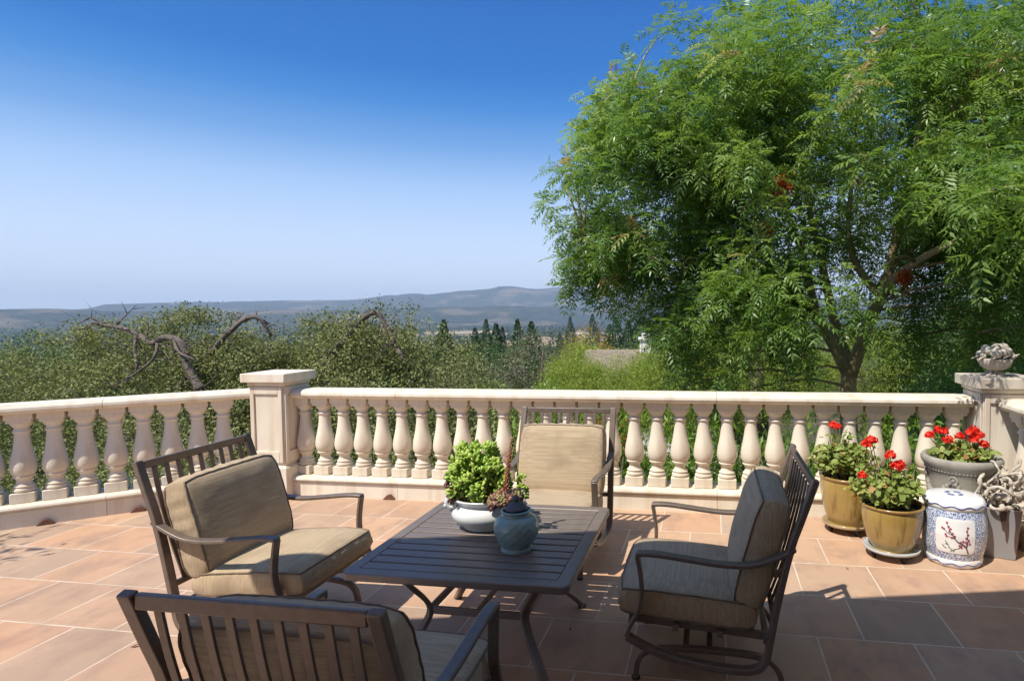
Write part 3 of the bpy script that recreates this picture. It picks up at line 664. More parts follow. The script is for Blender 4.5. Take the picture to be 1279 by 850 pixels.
caddy('tan wheeled caddy under the yellow planter nearest the balustrade',(.945,4.41,0),M_tandish)
ypot('front ochre yellow glazed planter of red geraniums, beside the blue and white garden stool',(1.125,3.975,.060),.118,.182,.285)
ypot('ochre yellow glazed planter of geraniums nearest the balustrade, partly behind the other one',(.945,4.41,.060),.122,.182,.345)
# ------------------------------------------------------------------ geraniums
def disc(n=7):
    V=[(0,0,0)]; 
    for k in range(n): a=2*PI*k/n+.2; r=.5*(1+.10*math.cos(k*PI)); V.append((r*math.cos(a),r*math.sin(a),.09))
    V[-1]=(V[-1][0]*.45,V[-1][1]*.45,.05)
    F=[(0,1+k,1+(k+1)%n) for k in range(n)]
    return np.array(V,float),np.array(F)
DV,DF=disc()
def geranium(label,loc,rx,ry,h,nst,heads,lean=(0,0)):
    t=empty('geranium',loc); tag(t,label,'flowering plant','red geraniums in planters')
    b=MB(); P=[];D=[];S_=[];Tn=[]
    for i in range(nst):
        a=random.random()*2*PI; rr=math.sqrt(random.random()); x=rx*rr*math.cos(a)+lean[0]*random.random(); y=ry*rr*math.sin(a)+lean[1]*random.random(); z=h*(1-.5*rr*rr)*random.uniform(.55,1.05)
        tip=Vector((x,y,z)); base=Vector((x*.42,y*.42,-.02)); md=base.lerp(tip,.5)+Vector((x*.10,y*.10,.02)); b.tube([base,md,tip],[.0050,.0042,.003],5)
        for k in range(random.randint(9,15)):
            q=random.uniform(.30,1.05); p=base.lerp(tip,q); d=np.array([random.gauss(0,1),random.gauss(0,1),random.gauss(.5,.8)]); d/=np.linalg.norm(d)
            pp=np.array(p)+d*random.uniform(.015,.050); n_=np.array([d[0]*.7,d[1]*.7-.15,.75])+np.array([random.gauss(0,.35) for _ in range(3)])
            P.append(pp); D.append(n_); S_.append(random.uniform(.022,.050)); Tn.append(min(1,max(0,random.gauss(.45,.22))) if random.random()>.05 else 1)
    b.build('stems',M_stem,t)
    Ms=frames(np.array(D))*np.array(S_)[:,None,None]; V,F,Tt=scatter(DV,DF,np.array(P),Ms,np.array(Tn)); np_mesh('foliage',V,F,M_geran,t,Tt)
    for (x,y,z,r) in heads:
        n_=52; d=rdir(n_); d[:,2]=np.abs(d[:,2])*.9-.25; d=unit(d); c=np.array([x,y,z])
        Pq=c+d*r*rng.uniform(.55,1.0,(n_,1)); Ms=frames(d+rng.normal(0,.35,(n_,3)))*rng.uniform(.017,.027,(n_,1,1)); V,F,Tt=scatter(DV,DF,Pq,Ms,rng.random(n_))
        o=np_mesh('flower_head',V,F,M_red,t,Tt); q=MB(); bx,by=x*.5,y*.5; q.tube([(bx,by,0),((x+bx)/2+.01,(y+by)/2,z*.55),(x,y,z-.01)],[.0035,.003,.0025],5)
        q.build('flower_stem',M_stem,o)
geranium('red geranium in the front yellow planter, leaning left with four flower heads',(1.125,3.975,.33),.215,.18,.225,105,[(-.175,-.06,.395,.030),(-.13,-.02,.415,.034),(-.15,-.04,.41,.03),(-.032,-.07,.33,.032),(.0,-.08,.26,.042),(.022,-.06,.27,.034),(-.20,-.07,.20,.026)],(-.07,0))
geranium('tall leafy geranium with one red flower head in the planter nearest the balustrade',(.945,4.41,.395),.225,.18,.30,110,[(-.095,-.01,.355,.034),(-.075,-.02,.35,.028)],(-.05,-.02))
# ------------------------------------------------------------------ grey stone urn with garlands
U=empty('stone_urn',(1.655,4.30,0)); tag(U,'wide grey cast stone urn with carved garlands, behind the garden stool','urn')
b=MB(); b.box(-.15,.15,-.15,.15,0,.06); b.build('plinth',M_urn,U,bevel=.008)
b=MB(); b.lathe(dens([(.13,.06),(.135,.075),(.12,.095),(.085,.13),(.075,.17),(.09,.20),(.13,.235),(.175,.30),(.195,.37),(.198,.43),(.205,.47),(.212,.49)],4),48,cap=False); b.build('body',M_urn,U,smooth=True)
b=MB(); b.lathe([(.205,.488),(.218,.50),(.222,.515),(.232,.528),(.244,.548),(.247,.568),(.240,.583),(.228,.590),(.210,.585),(.200,.56),(.198,.52)],56,cap=False); b.build('rim',M_urn,U,smooth=True)
b=MB()
for k in range(64):      # bead moulding below the rim
    a=2*PI*k/64; b.lathe([(0,-.006),(.005,-.003),(.006,0),(.005,.003),(0,.006)],6,Matrix.Translation((.219*math.cos(a),.219*math.sin(a),.505)))
b.build('bead_moulding',M_urn,U,smooth=True)
b=MB()
for k in range(5):
    a0=2*PI*k/5+.35; a1=a0+2*PI/5
    for j in range(17):
        q=j/16; a=a0+(a1-a0)*q; z=.455-.115*math.sin(PI*q); rr=np.interp(z,[.235,.30,.37,.43,.47],[.13,.175,.195,.198,.205])+.006
        s=.013+.012*math.sin(PI*q); b.lathe([(0,-s),(s*.7,-s*.7),(s,0),(s*.7,s*.7),(0,s)],7,Matrix.Translation((rr*math.cos(a)+random.uniform(-.004,.004),rr*math.sin(a)+random.uniform(-.004,.004),z+random.uniform(-.005,.005))))
    spiral(b,.030,.009,Matrix.Translation((.208*math.cos(a0),.208*math.sin(a0),.455))@Matrix.Rotation(a0,4,'Z')@Matrix.Rotation(PI/2,4,'Y'))
b.build('garland_relief',M_urn,U,smooth=True)
b=MB(); b.lathe([(0,.545),(.203,.54)],32,cap=False); b.build('soil',M_soil,U)
geranium('low geranium with a cluster of bright red flower heads in the grey stone urn',(1.655,4.30,.545),.19,.16,.125,75,[(-.22,-.05,.18,.028),(-.155,-.03,.21,.034),(-.13,-.05,.205,.03),(-.11,-.06,.155,.034),(-.025,-.04,.175,.030),(.06,-.05,.155,.036),(.07,-.02,.215,.036),(.045,-.03,.19,.03),(.10,-.03,.18,.034),(.12,-.05,.125,.032)])
# ------------------------------------------------------------------ blue and white garden stool
def stool_mat():
    m,nt,p,o=new_mat('blue_scrollwork_porcelain'); v=coords(nt,'Object')
    vo=nd(nt,'ShaderNodeTexVoronoi',feature='DISTANCE_TO_EDGE'); vo.inputs['Scale'].default_value=62; 
    n=nd(nt,'ShaderNodeTexNoise'); n.inputs['Scale'].default_value=30; nt.links.new(v,n.inputs['Vector'])
    ad=nd(nt,'ShaderNodeMix',data_type='RGBA'); ad.inputs[0].default_value=.05; nt.links.new(v,ad.inputs[6]); nt.links.new(n.outputs[1],ad.inputs[7]); nt.links.new(ad.outputs[2],vo.inputs['Vector'])
    mr=nd(nt,'ShaderNodeMapRange'); mr.inputs[1].default_value=.03; mr.inputs[2].default_value=.16; nt.links.new(vo.outputs['Distance'],mr.inputs[0])
    mx=nd(nt,'ShaderNodeMix',data_type='RGBA'); nt.links.new(mr.outputs[0],mx.inputs[0]); mx.inputs[6].default_value=(.66,.70,.76,1); mx.inputs[7].default_value=(.13,.18,.36,1)
    nt.links.new(mx.outputs[2],p.inputs['Base Color']); p.inputs['Roughness'].default_value=.25; p.inputs['Coat Weight'].default_value=.7; p.inputs['Coat Roughness'].default_value=.06; return m
M_bluepat=stool_mat(); M_porc=simple('white_porcelain',(.80,.80,.78),(.84,.83,.80),5,.2,coat=.6); M_blue=simple('cobalt_blue_glaze',(.05,.08,.25),(.10,.15,.35),30,.25,coat=.5)
M_twig=simple('painted_dark_branch',(.09,.04,.035),(.14,.07,.06),30,.4); M_blos=simple('painted_plum_blossom',(.30,.05,.09),(.48,.12,.18),40,.4); M_pleaf=simple('painted_grey_green',(.17,.22,.14),(.25,.30,.20),30,.4)
G=empty('garden_stool',(1.487,3.965,0)); tag(G,'barrel shaped blue and white porcelain garden stool with a painted blossom panel','garden stool')
HS=.418
def srad(z): return float(np.interp(z,[0,.012,.05,.12,.21,.30,.365,.40,HS],[.145,.150,.160,.177,.185,.178,.163,.155,.150]))
b=MB(); b.lathe([(srad(z),z) for z in np.linspace(.052,.352,26)],56,cap=False); b.build('body',M_bluepat,G,smooth=True)
b=MB(); b.lathe([(0,0),(.146,0),(.154,.006),(.163,.028),(.1625,.046),(srad(.052),.0525)],56,cap=False); b.build('foot_band',M_porc,G,smooth=True)
b=MB(); b.lathe([(srad(.352),.3515),(.171,.358),(.1745,.372),(.170,.392),(.160,.406),(.146,.414),(.10,.4185),(0,.420)],56,cap=False); b.build('top',M_porc,G,smooth=True)
def wave_band(z0,amp,rr):
    b=MB(); pts=[]
    for k in range(121): a=2*PI*k/120; z=z0+amp*math.sin(a*12); r_=rr(z)+.0012; pts.append((r_*math.cos(a),r_*math.sin(a),z))
    b.tube(pts,.0032,5); return b
wave_band(.378,.006,lambda z:.1735).build('blue_border',M_blue,G,smooth=True); wave_band(.026,.006,lambda z:.162).build('blue_border',M_blue,G,smooth=True)
b=MB()       # pierced coin pattern of the top
for k in range(4):
    a=PI/2*k+PI/4; Mt=Matrix.Translation((.040*math.cos(a),.040*math.sin(a),.4198))@Matrix.Rotation(a,4,'Z'); torus(b,.020,.0028,Mt@Matrix.Scale(.6,4,(1,0,0)),14,6); b.box(-.004,.004,-.013,.013,-.0006,.0009,Mt)
b.build('pierced_holes',M_blue,G)
ac=math.atan2(-3.965,-1.487)+.06
def sp(a,z,off): r_=srad(z)+off; return (r_*math.cos(ac+a),r_*math.sin(ac+a),z)
b=MB(); nu,nv=20,16; vs_=[];fs_=[]
for j in range(nv+1):
    for i in range(nu+1):
        u=i/nu*2-1; v_=j/nv*2-1; k_=1-.055*abs(v_)**8; vs_.append(sp(u*.60*k_,.205+v_*.105*(1-.06*abs(u)**8),.0022))
for j in range(nv):
    for i in range(nu): q=j*(nu+1)+i; fs_.append((q,q+1,q+nu+2,q+nu+1))
b.add(vs_,fs_); b.build('painted_panel',M_porc,G,smooth=True)
b=MB()
def br(P,r0,r1):
    Q=dens([sp(-x/1.0,z,.0035) for x,z in P],5); b.tube(Q,[r0+(r1-r0)*i/(len(Q)-1) for i in range(len(Q))],5)
br([(-.40,.105),(-.30,.15),(-.20,.165),(-.05,.18),(.08,.215),(.18,.245),(.25,.285)],.0045,.0014); br([(-.32,.14),(-.36,.19),(-.33,.23),(-.36,.265)],.003,.0012); br([(.0,.195),(.10,.20),(.25,.205)],.0025,.001); br([(.08,.215),(.22,.225),(.36,.25)],.0022,.001); br([(-.2,.165),(-.12,.14),(.0,.13)],.0022,.001)
b.build('painted_branch',M_twig,G,smooth=True)
b=MB()
for (x,z) in ((.25,.285),(.20,.262),(.14,.25),(.17,.235),(.08,.225),(.28,.215),(.25,.205),(.33,.245),(.38,.25),(.1,.2),(-.36,.265),(-.33,.245),(-.36,.225),(-.31,.205),(-.38,.19),(-.30,.18),(-.22,.182),(-.15,.175),(-.26,.155),(-.12,.155),(-.18,.145),(-.34,.165),(.02,.21),(-.42,.17)):
    for k in range(5):
        a=2*PI*k/5+x*9; c=Vector(sp(-x+.021*math.cos(a),z+.0038*math.sin(a),.0042)); n_=Vector((c.x,c.y,0)).normalized(); b.lathe([(.0031,-.0008),(.0031,.0008)],7,Matrix.Translation(c)@n_.to_track_quat('Z','Y').to_matrix().to_4x4())
b.build('painted_blossom',M_blos,G)
b=MB()
for (x,z,a) in ((.40,.15,.3),(.30,.155,-.3),(.22,.14,.1),(.35,.135,-.1),(.25,.165,.6),(.12,.13,.3),(.15,.115,-.6),(.05,.12,-.9),(.3,.18,.8)):
    Q=[sp(-(x-.10*math.cos(a)*q),z-.03*math.sin(a)*q-.01*q*q,.0036) for q in (0,.35,.7,1)]; b.tube(Q,[.0008,.0028,.0022,.0006],5)
b.build('painted_leaves',M_pleaf,G,smooth=True)
# ------------------------------------------------------------------ square grey pot with dried vine
def drip_mat():
    m,nt,p,o=new_mat('grey_drip_glaze'); v=coords(nt,'Object'); sx=nd(nt,'ShaderNodeSeparateXYZ'); nt.links.new(v,sx.inputs[0])
    n=nd(nt,'ShaderNodeTexNoise'); n.inputs['Scale'].default_value=1; n.inputs['Detail'].default_value=2; nt.links.new(coords(nt,'Object',(13,13,.8)),n.inputs['Vector'])
    ma=nd(nt,'ShaderNodeMath',operation='MULTIPLY_ADD'); ma.inputs[1].default_value=1.8; nt.links.new(n.outputs[0],ma.inputs[0]); nt.links.new(sx.outputs[2],ma.inputs[2])
    mr=nd(nt,'ShaderNodeMapRange'); mr.inputs[1].default_value=1.13; mr.inputs[2].default_value=1.15; nt.links.new(ma.outputs[0],mr.inputs[0])
    mx=nd(nt,'ShaderNodeMix',data_type='RGBA'); nt.links.new(mr.outputs[0],mx.inputs[0]); mx.inputs[6].default_value=(.26,.26,.265,1); mx.inputs[7].default_value=(.07,.045,.04,1)
    nt.links.new(mx.outputs[2],p.inputs['Base Color']); p.inputs['Roughness'].default_value=.3; p.inputs['Coat Weight'].default_value=.5; p.inputs['Coat Roughness'].default_value=.12; return m
M_drip=drip_mat()
def sqpot(label,loc,rz,h,tb,bb,mat):
    t=empty('square_pot',loc,rz); tag(t,label,'planter')
    b=MB(); k=tb-.012; z1=h
    b.add([(-bb,-bb,0),(bb,-bb,0),(bb,bb,0),(-bb,bb,0),(-tb,-tb,z1),(tb,-tb,z1),(tb,tb,z1),(-tb,tb,z1),(-k,-k,z1),(k,-k,z1),(k,k,z1),(-k,k,z1),(-k*.96,-k*.96,z1-.05),(k*.96,-k*.96,z1-.05),(k*.96,k*.96,z1-.05),(-k*.96,k*.96,z1-.05)],
     [(3,2,1,0),(0,1,5,4),(1,2,6,5),(2,3,7,6),(3,0,4,7),(4,5,9,8),(5,6,10,9),(6,7,11,10),(7,4,8,11),(8,9,13,12),(9,10,14,13),(10,11,15,14),(11,8,12,15)])
    b.build('body',mat,t,bevel=.005,seg=3); b=MB(); q=k*.96; b.add([(-q,-q,z1-.048),(q,-q,z1-.048),(q,q,z1-.048),(-q,q,z1-.048)],[(0,1,2,3)]); b.build('soil',M_soil,t); return t
sqpot('tall square tapered pot with grey glaze and brown drips, right of the garden stool',(1.80,4.10,0),R(-17),.325,.118,.088,M_drip)
M_terra=simple('tan_terracotta',(.36,.21,.12),(.44,.28,.17),8,.8,.2,60,.004)
sqpot('low tan terracotta pot at the very right edge behind the grey square pot',(1.985,4.33,0),R(10),.17,.10,.085,M_terra)
V_=empty('dried_vine',(1.83,4.11,.285)); tag(V_,'tangled grey dried vine wood standing in the square pot','driftwood')
for i in range(24):
    b=MB(); a=random.random()*6.28; p=Vector((random.uniform(-.06,.06),random.uniform(-.05,.05),-.02)); d=Vector((math.cos(a)*.7,math.sin(a)*.5,.9)); pts=[p.copy()]; rad=[]; ln=random.randint(13,20); r0=random.uniform(.009,.020)
    for k in range(ln):
        d=(d+Vector((random.gauss(0,.55),random.gauss(0,.45),random.gauss(0,.45))))
        c=Vector((0,0,.14))-p; d+= c*Vector((2.6,3.2,3.2)).x*.9*(1 if c.length>.13 else .1); d.normalize(); p=p+d*.030; p.z=max(p.z,.035 if Vector((p.x,p.y)).length>.1 else 0); pts.append(p.copy())
    q=dens([tuple(x) for x in pts],2); rad=[r0*(1-.55*k/len(q))*(1+.28*math.sin(k*1.7+i)) for k in range(len(q))]
    b.tube(q,rad,7); b.build('twisted_branch',M_wood,V_,smooth=True)
for i in range(3):
    b=MB(); x,y,z=random.uniform(-.12,.13),random.uniform(-.10,.05),random.uniform(.03,.2); s=random.uniform(.018,.032)
    b.lathe([(0,-s),(s*.8,-s*.6),(s,0),(s*.7,s*.7),(0,s)],8,Matrix.Translation((x,y,z))@Matrix.Rotation(random.random()*3,4,'X')@Matrix.Scale(1.5,4,(0,1,0)),wob=.25); b.build('wood_knot',M_wood,V_,smooth=True)
# ------------------------------------------------------------------ carved fruit bowl on the pillar
Fb=empty('fruit_bowl_finial',(2.03,4.70,1.082)); tag(Fb,'carved stone bowl heaped with fruit on top of the right pillar','garden ornament')
b=MB(); b.lathe(dens([(.058,0),(.062,.008),(.052,.020),(.034,.032),(.036,.042),(.060,.052),(.088,.075),(.105,.105),(.112,.13)],3),36,cap=True); b.build('bowl',M_stone_grey,Fb,smooth=True)
b=MB()
for k in range(22):
    a=2*PI*k/22; b.tube([(.058*math.cos(a),.058*math.sin(a),.052),(.092*math.cos(a+.12),.092*math.sin(a+.12),.078),(.113*math.cos(a+.3),.113*math.sin(a+.3),.125)],.0045,5)
for k in range(5): a=2*PI*k/5; b.tube([(.034*math.cos(a),.034*math.sin(a),.04),(.055*math.cos(a),.055*math.sin(a),.02),(.066*math.cos(a),.066*math.sin(a),.006)],.010,6)
b.build('basket_ribs',M_stone_grey,Fb,smooth=True)
for i in range(30):
    a=i*2.4; rr=.105*math.sqrt((i+.5)/30); z=.150+.055*(1-(rr/.105)**2); s=random.uniform(.012,.033); z+=random.uniform(-.01,.02)
    b=MB(); b.lathe([(0,-s),(s*.62,-s*.78),(s*.95,-s*.3),(s,.1*s),(s*.75,s*.65),(s*.3,s*.92),(0,s*.9)],12,Matrix.Translation((rr*math.cos(a),rr*math.sin(a),z))@Matrix.Rotation(random.uniform(-.8,.8),4,'X')@Matrix.Scale(random.uniform(.9,1.3),4,(1,0,0)),wob=.05); b.build('stone_fruit',M_stone_grey,Fb,smooth=True)
for i in range(9):
    a=i*.7; b=MB(); b.add([(.095*math.cos(a),.095*math.sin(a),.145),(.118*math.cos(a+.15),.118*math.sin(a+.15),.150),(.150*math.cos(a+.05),.150*math.sin(a+.05),.145+.02*math.sin(i)),(.118*math.cos(a-.15),.118*math.sin(a-.15),.138)],[(0,1,2,3)]); o=b.build('stone_leaf',M_stone_grey,Fb); m=o.modifiers.new('s','SOLIDIFY'); m.thickness=.006
# fallen leaves on the tiles
M_fall=simple('dry_brown_leaf',(.10,.04,.02),(.20,.09,.04),40,.8)
for i,(x,y,lb) in enumerate(((-2.72,2.36,'small curled brown leaf on the sunlit tiles at the lower left'),(-.70,2.80,'tiny dark dry leaf on the shaded tiles just right of the table'),(.80,3.72,'tiny brown leaf fragment on the sunlit tile below the front yellow planter'))):
    t=MB(); s=.020 if i==0 else .012; t.add([(-s,0,.002),(0,-s*.4,.006),(s,0,.012),(0,s*.4,.007)],[(0,1,2,3)]); o=t.build('fallen_leaf',M_fall,bevel=0); o.location=(x,y,.001); o.rotation_euler=(0,0,i*1.1+.5); m=o.modifiers.new('s','SOLIDIFY'); m.thickness=.001; tag(o,lb,'leaf')
# ------------------------------------------------------------------ vegetation
def fbm(P,s,seed=0):
    return np.array([noise.fractal(Vector((p[0]*s+seed,p[1]*s,p[2]*s)),1,2,3) for p in P])
def blob_points(ells, n, shell=.55, nz=.22, ns=1.1, seed=0):
    """points spread through the outer part of a union of ellipsoids with an uneven outline; ells: (cx,cy,cz,rx,ry,rz)"""
    E=np.array(ells,float); vol=(E[:,3]*E[:,4]*E[:,5])**(2/3); idx=rng.choice(len(E),n,p=vol/vol.sum()); d=rdir(n)
    r=(1-(1-shell)*rng.random(n)**1.6)
    k=1+nz*fbm(d*2+E[idx,:3],ns,seed)*1.6
    P=E[idx,:3]+d*E[idx,3:6]*(r*k)[:,None]
    keep=np.ones(n,bool)      # drop what lies deep inside another ellipsoid
    for j,e in enumerate(E):
        q=np.linalg.norm((P-e[:3])/e[3:6],axis=1); keep&=~((q<shell*.8)&(idx!=j))
    return P[keep], d[keep]
def shade_n(n): return unit(rng.normal(0,.55,(n,3))+np.array([0,0,1.]))
# --- small leaved trees: leaves around random twig ends
def leafy(name,parent,ells,ntw,per,Ls,ws,mat,seed,shell=.55,nz=.2,ns=1.0,spread=.14,t0=.45,up=.5,zmin=-99,thin=-.35,dirb=0):
    tips,d=blob_points(ells,ntw,shell,nz,ns,seed); f=fbm(tips,1.3,seed+2); k=(f>thin)|(rng.random(len(tips))<.2); k&=tips[:,2]>zmin; tips=tips[k]; d=d[k]; f=fbm(tips,1.8,seed+20)
    n=len(tips); P=np.repeat(tips,per,0)+rng.normal(0,spread,(n*per,3))*np.array([1,1,.8]); dd=np.repeat(d,per,0)
    D=unit(dd*.6+rng.normal(0,.8,(n*per,3))+np.array([0,0,dirb])); N=unit(rng.normal(0,.55,(n*per,3))+dd*.6+np.array([0,0,up])); L=rng.uniform(Ls[0],Ls[1],n*per); T=np.clip(t0+.40*np.repeat(f,per)+rng.normal(0,.16,n*per),0,1)
    V,F,Tt=leaves(P,D,N,L,L*ws,T,.10,.5); return np_mesh(name,V,F,mat,parent,Tt)
# --- pistache: shoots carrying compound leaves
def compound(P,D,L,T,pairs=5,lw=.26,ll=.42,droop=.55):
    """P base, D direction of the rachis, L length -> leaflets"""
    n=len(P); D=unit(D); up=np.array([[0,0,1.]]); S=unit(np.cross(D,up+rng.normal(0,.25,(n,3)))); N=np.cross(S,D)
    Vs=[];Fs=[];Ts=[];o=0
    for k in range(pairs*2+1):
        if k==pairs*2: q=1.0; sd=0
        else: q=.22+.74*(k//2)/(pairs-1+1e-9)*1.0; sd=1 if k%2 else -1
        pos=P+D*(L*q)[:,None]-up*(droop*L*q*q*.5)[:,None]
        tan=unit(D-up*droop*q)
        if sd: dr=unit(tan*.55+S*sd*.9+N*.05+rng.normal(0,.10,(n,3)))
        else: dr=tan
        dr=unit(dr-up*.22)
        l=L*ll*(1-.35*abs(q-.5))*rng.uniform(.85,1.1,n); V,F,Tt=leaves(pos,dr,unit(N+rng.normal(0,.18,(n,3))),l,l*lw,T,.10,.38)
        Vs.append(V);Fs.append(F+o);Ts.append(Tt);o+=len(V)
    # rachis as a thin blade
    V,F,Tt=leaves(P,unit(D-up*droop*.3),S,L*1.0,L*.012+.0012,T,0,.5); Vs.append(V);Fs.append(F+o);Ts.append(Tt)
    return np.concatenate(Vs),np.concatenate(Fs),np.concatenate(Ts)
def pistache(label,loc,ells,ntips,limbs,seed=0,per=(7,12),L0=.25):
    t=empty('pistache_tree',loc); tag(t,label,'tree')
    b=MB()
    for pts,r0,r1 in limbs:
        q=dens(pts,5); q=[(p[0]+.5*r1*noise.noise(Vector(p)*1.7),p[1]+.5*r1*noise.noise(Vector(p)*1.7+Vector((5,0,0))),p[2]) for p in q]; n=len(q); b.tube(q,[r0+(r1-r0)*(i/(n-1))**.8 for i in range(n)],12)
    b.build('trunk',M_bark,t,smooth=True)
    tips,d=blob_points(ells,ntips,.42,.20,1.0,seed)
    # uneven clumps: thin out where a low frequency noise is low
    f=fbm(tips,.95,seed+3); keep=(f>-.30)|(rng.random(len(tips))<.25); tips=tips[keep]; d=d[keep]
    keep=(tips[:,2]>-.15)&~((np.abs(tips[:,0]-1.66-.10*(tips[:,2]-1))<.36+.20*np.clip(tips[:,2],0,2.4))&(tips[:,1]<8.35)&(tips[:,2]<2.5)&(rng.random(len(tips))<.92)); tips=tips[keep]; d=d[keep]
    cl=fbm(tips,.8,seed+9)
    LP_=np.array([p for pts,_,_ in limbs for p in dens(pts,4)]) 
    tw=MB(); sel=[i for i in rng.choice(len(tips),min(420,len(tips)),replace=False) if tips[i][1]>6.4]
    for i in sel:
        p=tips[i]; j=np.argmin(np.linalg.norm(LP_-p,axis=1)+ (LP_[:,2]>p[2]+.2)*3); a=Vector(LP_[j]); c=Vector(p); 
        if (c-a).length>1.5: a=c.lerp(a,1.5/(c-a).length)
        md=a.lerp(c,.55)+Vector((0,0,.12)); tw.tube([a,a.lerp(md,.5)+Vector((0,0,.05)),md,c],[.022,.016,.010,.005],5)
    tw.build('twigs',M_bark,t,smooth=True)
    P=[];D=[];L=[];T=[]
    for i,(p,dd) in enumerate(zip(tips,d)):
        m=rng.integers(per[0],per[1]+1); ax=unit(dd*.8+np.array([0,0,.55])+rng.normal(0,.25,3)); sl=rng.uniform(.10,.28); tb=np.clip(.40+.45*cl[i]+rng.normal(0,.10),0,.86)
        red=rng.random()<.035
        fr=frames(ax[None])[0]
        for k in range(m):
            q=k/m; a=k*2.4+rng.random()*.5; el=-.15+1.0*q; dv=fr@np.array([math.cos(a)*math.cos(el),math.sin(a)*math.cos(el),math.sin(el)])
            P.append(p+ax*sl*q); D.append(dv+np.array([0,0,-.10])); L.append(L0*rng.uniform(.75,1.15)*(1-.25*q)); T.append(np.clip(tb+.10*q+rng.normal(0,.05),0,.92) if not red else rng.uniform(.85,1))
    V,F,Tt=compound(np.array(P),np.array(D),np.array(L),np.array(T)); np_mesh('crown',V,F,M_pist,t,Tt); print('pistache',len(tips),len(P),len(F)); [leafy('seed_cluster',t,[e_],n_,10,(.03,.06),.3,M_seed,5,.2,.1,1,.028,.9,.3,-99,-99) for e_,n_ in (((.72,6.55,2.85,.06,.06,.17),120),((.60,6.9,2.5,.04,.04,.09),60),((2.15,7.2,1.95,.03,.03,.06),70))]
    return t
M_seed=leaf_mat('dry_orange_seeds',((0,(.30,.06,.02)),(1,(.60,.16,.05))),.2,.7,.2)
limbs=[([(1.80,8,-2.9),(1.78,8,-1.4),(1.74,8,.2),(1.72,8,.85)],.14,.095),
 ([(1.72,8,.75),(1.53,8,1.15),(1.35,7.95,1.46),(1.25,7.9,1.77),(1.16,7.85,2.19),(.98,7.8,2.71),(.72,7.7,3.4),(.4,7.6,4.4)],.080,.025),
 ([(1.74,8,.75),(1.97,8,1.46),(2.09,8,1.71),(2.22,8,2.16),(2.36,7.9,2.96),(2.47,7.8,3.65),(2.6,7.7,4.6)],.092,.028),
 ([(1.76,8.1,.85),(1.67,8.5,1.35),(1.57,8.5,1.78),(1.46,8.5,2.33),(1.3,8.6,3.1),(1.2,8.7,4.2)],.085,.025),
 ([(1.27,7.9,1.62),(.77,7.6,1.96),(.39,7.5,2.21),(.25,7.4,2.56),(.12,7.4,2.9),(-.4,7.3,3.6),(-1.0,7.2,4.1)],.055,.02),
 ([(2.0,7.95,1.5),(2.1,7.5,1.92),(2.35,7.1,2.18),(2.8,6.8,2.4),(3.5,6.5,2.7)],.07,.02),
 ([(2.12,8,1.75),(1.91,8.2,2.08),(1.76,8.2,2.5),(1.78,8.2,3.13),(1.85,8.2,4.0)],.055,.02),
 ([(1.3,7.9,1.6),(.6,7.7,1.75),(-.2,7.5,1.9),(-1.0,7.3,2.2),(-1.6,7.3,2.5)],.045,.015),
 ([(2.8,6.8,2.4),(2.6,5.8,2.6),(2.3,5.0,2.5),(1.8,4.3,2.35)],.025,.008),
 ([(2.2,8,2.1),(2.9,8.3,2.7),(3.7,8.5,3.2),(4.6,8.6,3.7)],.06,.02)]
ells=[(2.05,8.1,3.45,3.0,2.7,2.15),(-.75,7.7,3.0,1.15,1.3,1.55),(-.1,7.6,4.0,1.35,1.3,.95),(.15,7.3,1.55,.95,.9,1.0),(3.9,7.3,2.5,1.7,1.8,1.5),(3.3,5.9,2.2,.95,.85,.85),(.95,6.7,1.75,.8,.8,.65),(3.6,8.3,4.0,1.7,1.7,1.3),(-1.35,7.6,2.35,.55,.8,.55),(2.7,5.2,2.3,.6,.5,.45),(1.70,4.20,2.25,.28,.26,.26),(1.62,4.15,2.05,.24,.2,.2),(1.80,4.3,2.35,.3,.26,.26),(2.2,4.5,2.25,.45,.35,.3)]
pistache('tall leafy green pistache tree with a forked trunk, rising behind the balustrade on the right',(0,0,0),ells,4300,limbs,3)
def limb_part(parent,name,limbs,mat,n=10):
    b=MB()
    for pts,r0,r1 in limbs:
        q=dens(pts,5); m=len(q); q=[(p[0]+.05*noise.noise(Vector(p)*2.3),p[1],p[2]+.05*noise.noise(Vector(p)*2.3+Vector((5,0,0)))) for p in q]; b.tube(q,[(r0+(r1-r0)*(i/(m-1)))*(1+.13*math.sin(i*1.9)) for i in range(m)],n)
    rr=random.Random(len(limbs)*7+3)
    for pts,r0,r1 in limbs:
        if r0>.15: continue
        q=dens(pts,4)
        for k in range(2,len(q)-1,2):
            p=Vector(q[k]); d=Vector((rr.gauss(0,1),rr.gauss(0,1),rr.gauss(.1,.6))).normalized(); l=rr.uniform(.15,.42); md=p+d*l*.5+Vector((rr.gauss(0,.06),0,rr.gauss(0,.06))); e=p+d*l+Vector((rr.gauss(0,.12),rr.gauss(0,.12),rr.gauss(0,.12))); ra=min(.022,(r0*.35))
            b.tube([p,md,e],[ra,ra*.6,ra*.25],6)
            for j in range(2):
                g=Vector((rr.gauss(0,1),rr.gauss(0,1),rr.gauss(.3,.8))).normalized()*rr.uniform(.12,.35); b.tube([md.lerp(e,.3+.4*j),md.lerp(e,.3+.4*j)+g],[ra*.4,ra*.15],5)
    return b.build(name,mat,parent,smooth=True)
def oak(label,ells,ntw,limbs,seed,per=24):
    t=empty('oak_tree',(limbs[0][0][0][0],limbs[0][0][0][1],limbs[0][0][0][2])); t.location=(0,0,0); tag(t,label,'tree')
    limb_part(t,'trunk',limbs[:1],M_oakbark); limb_part(t,'limbs',limbs[1:],M_oakbark)
    leafy('crown',t,ells,ntw,per,(.038,.064),.62,M_oak,seed,.60,.17,1.1,.10,.45,.5,-3.2,-.14); return t
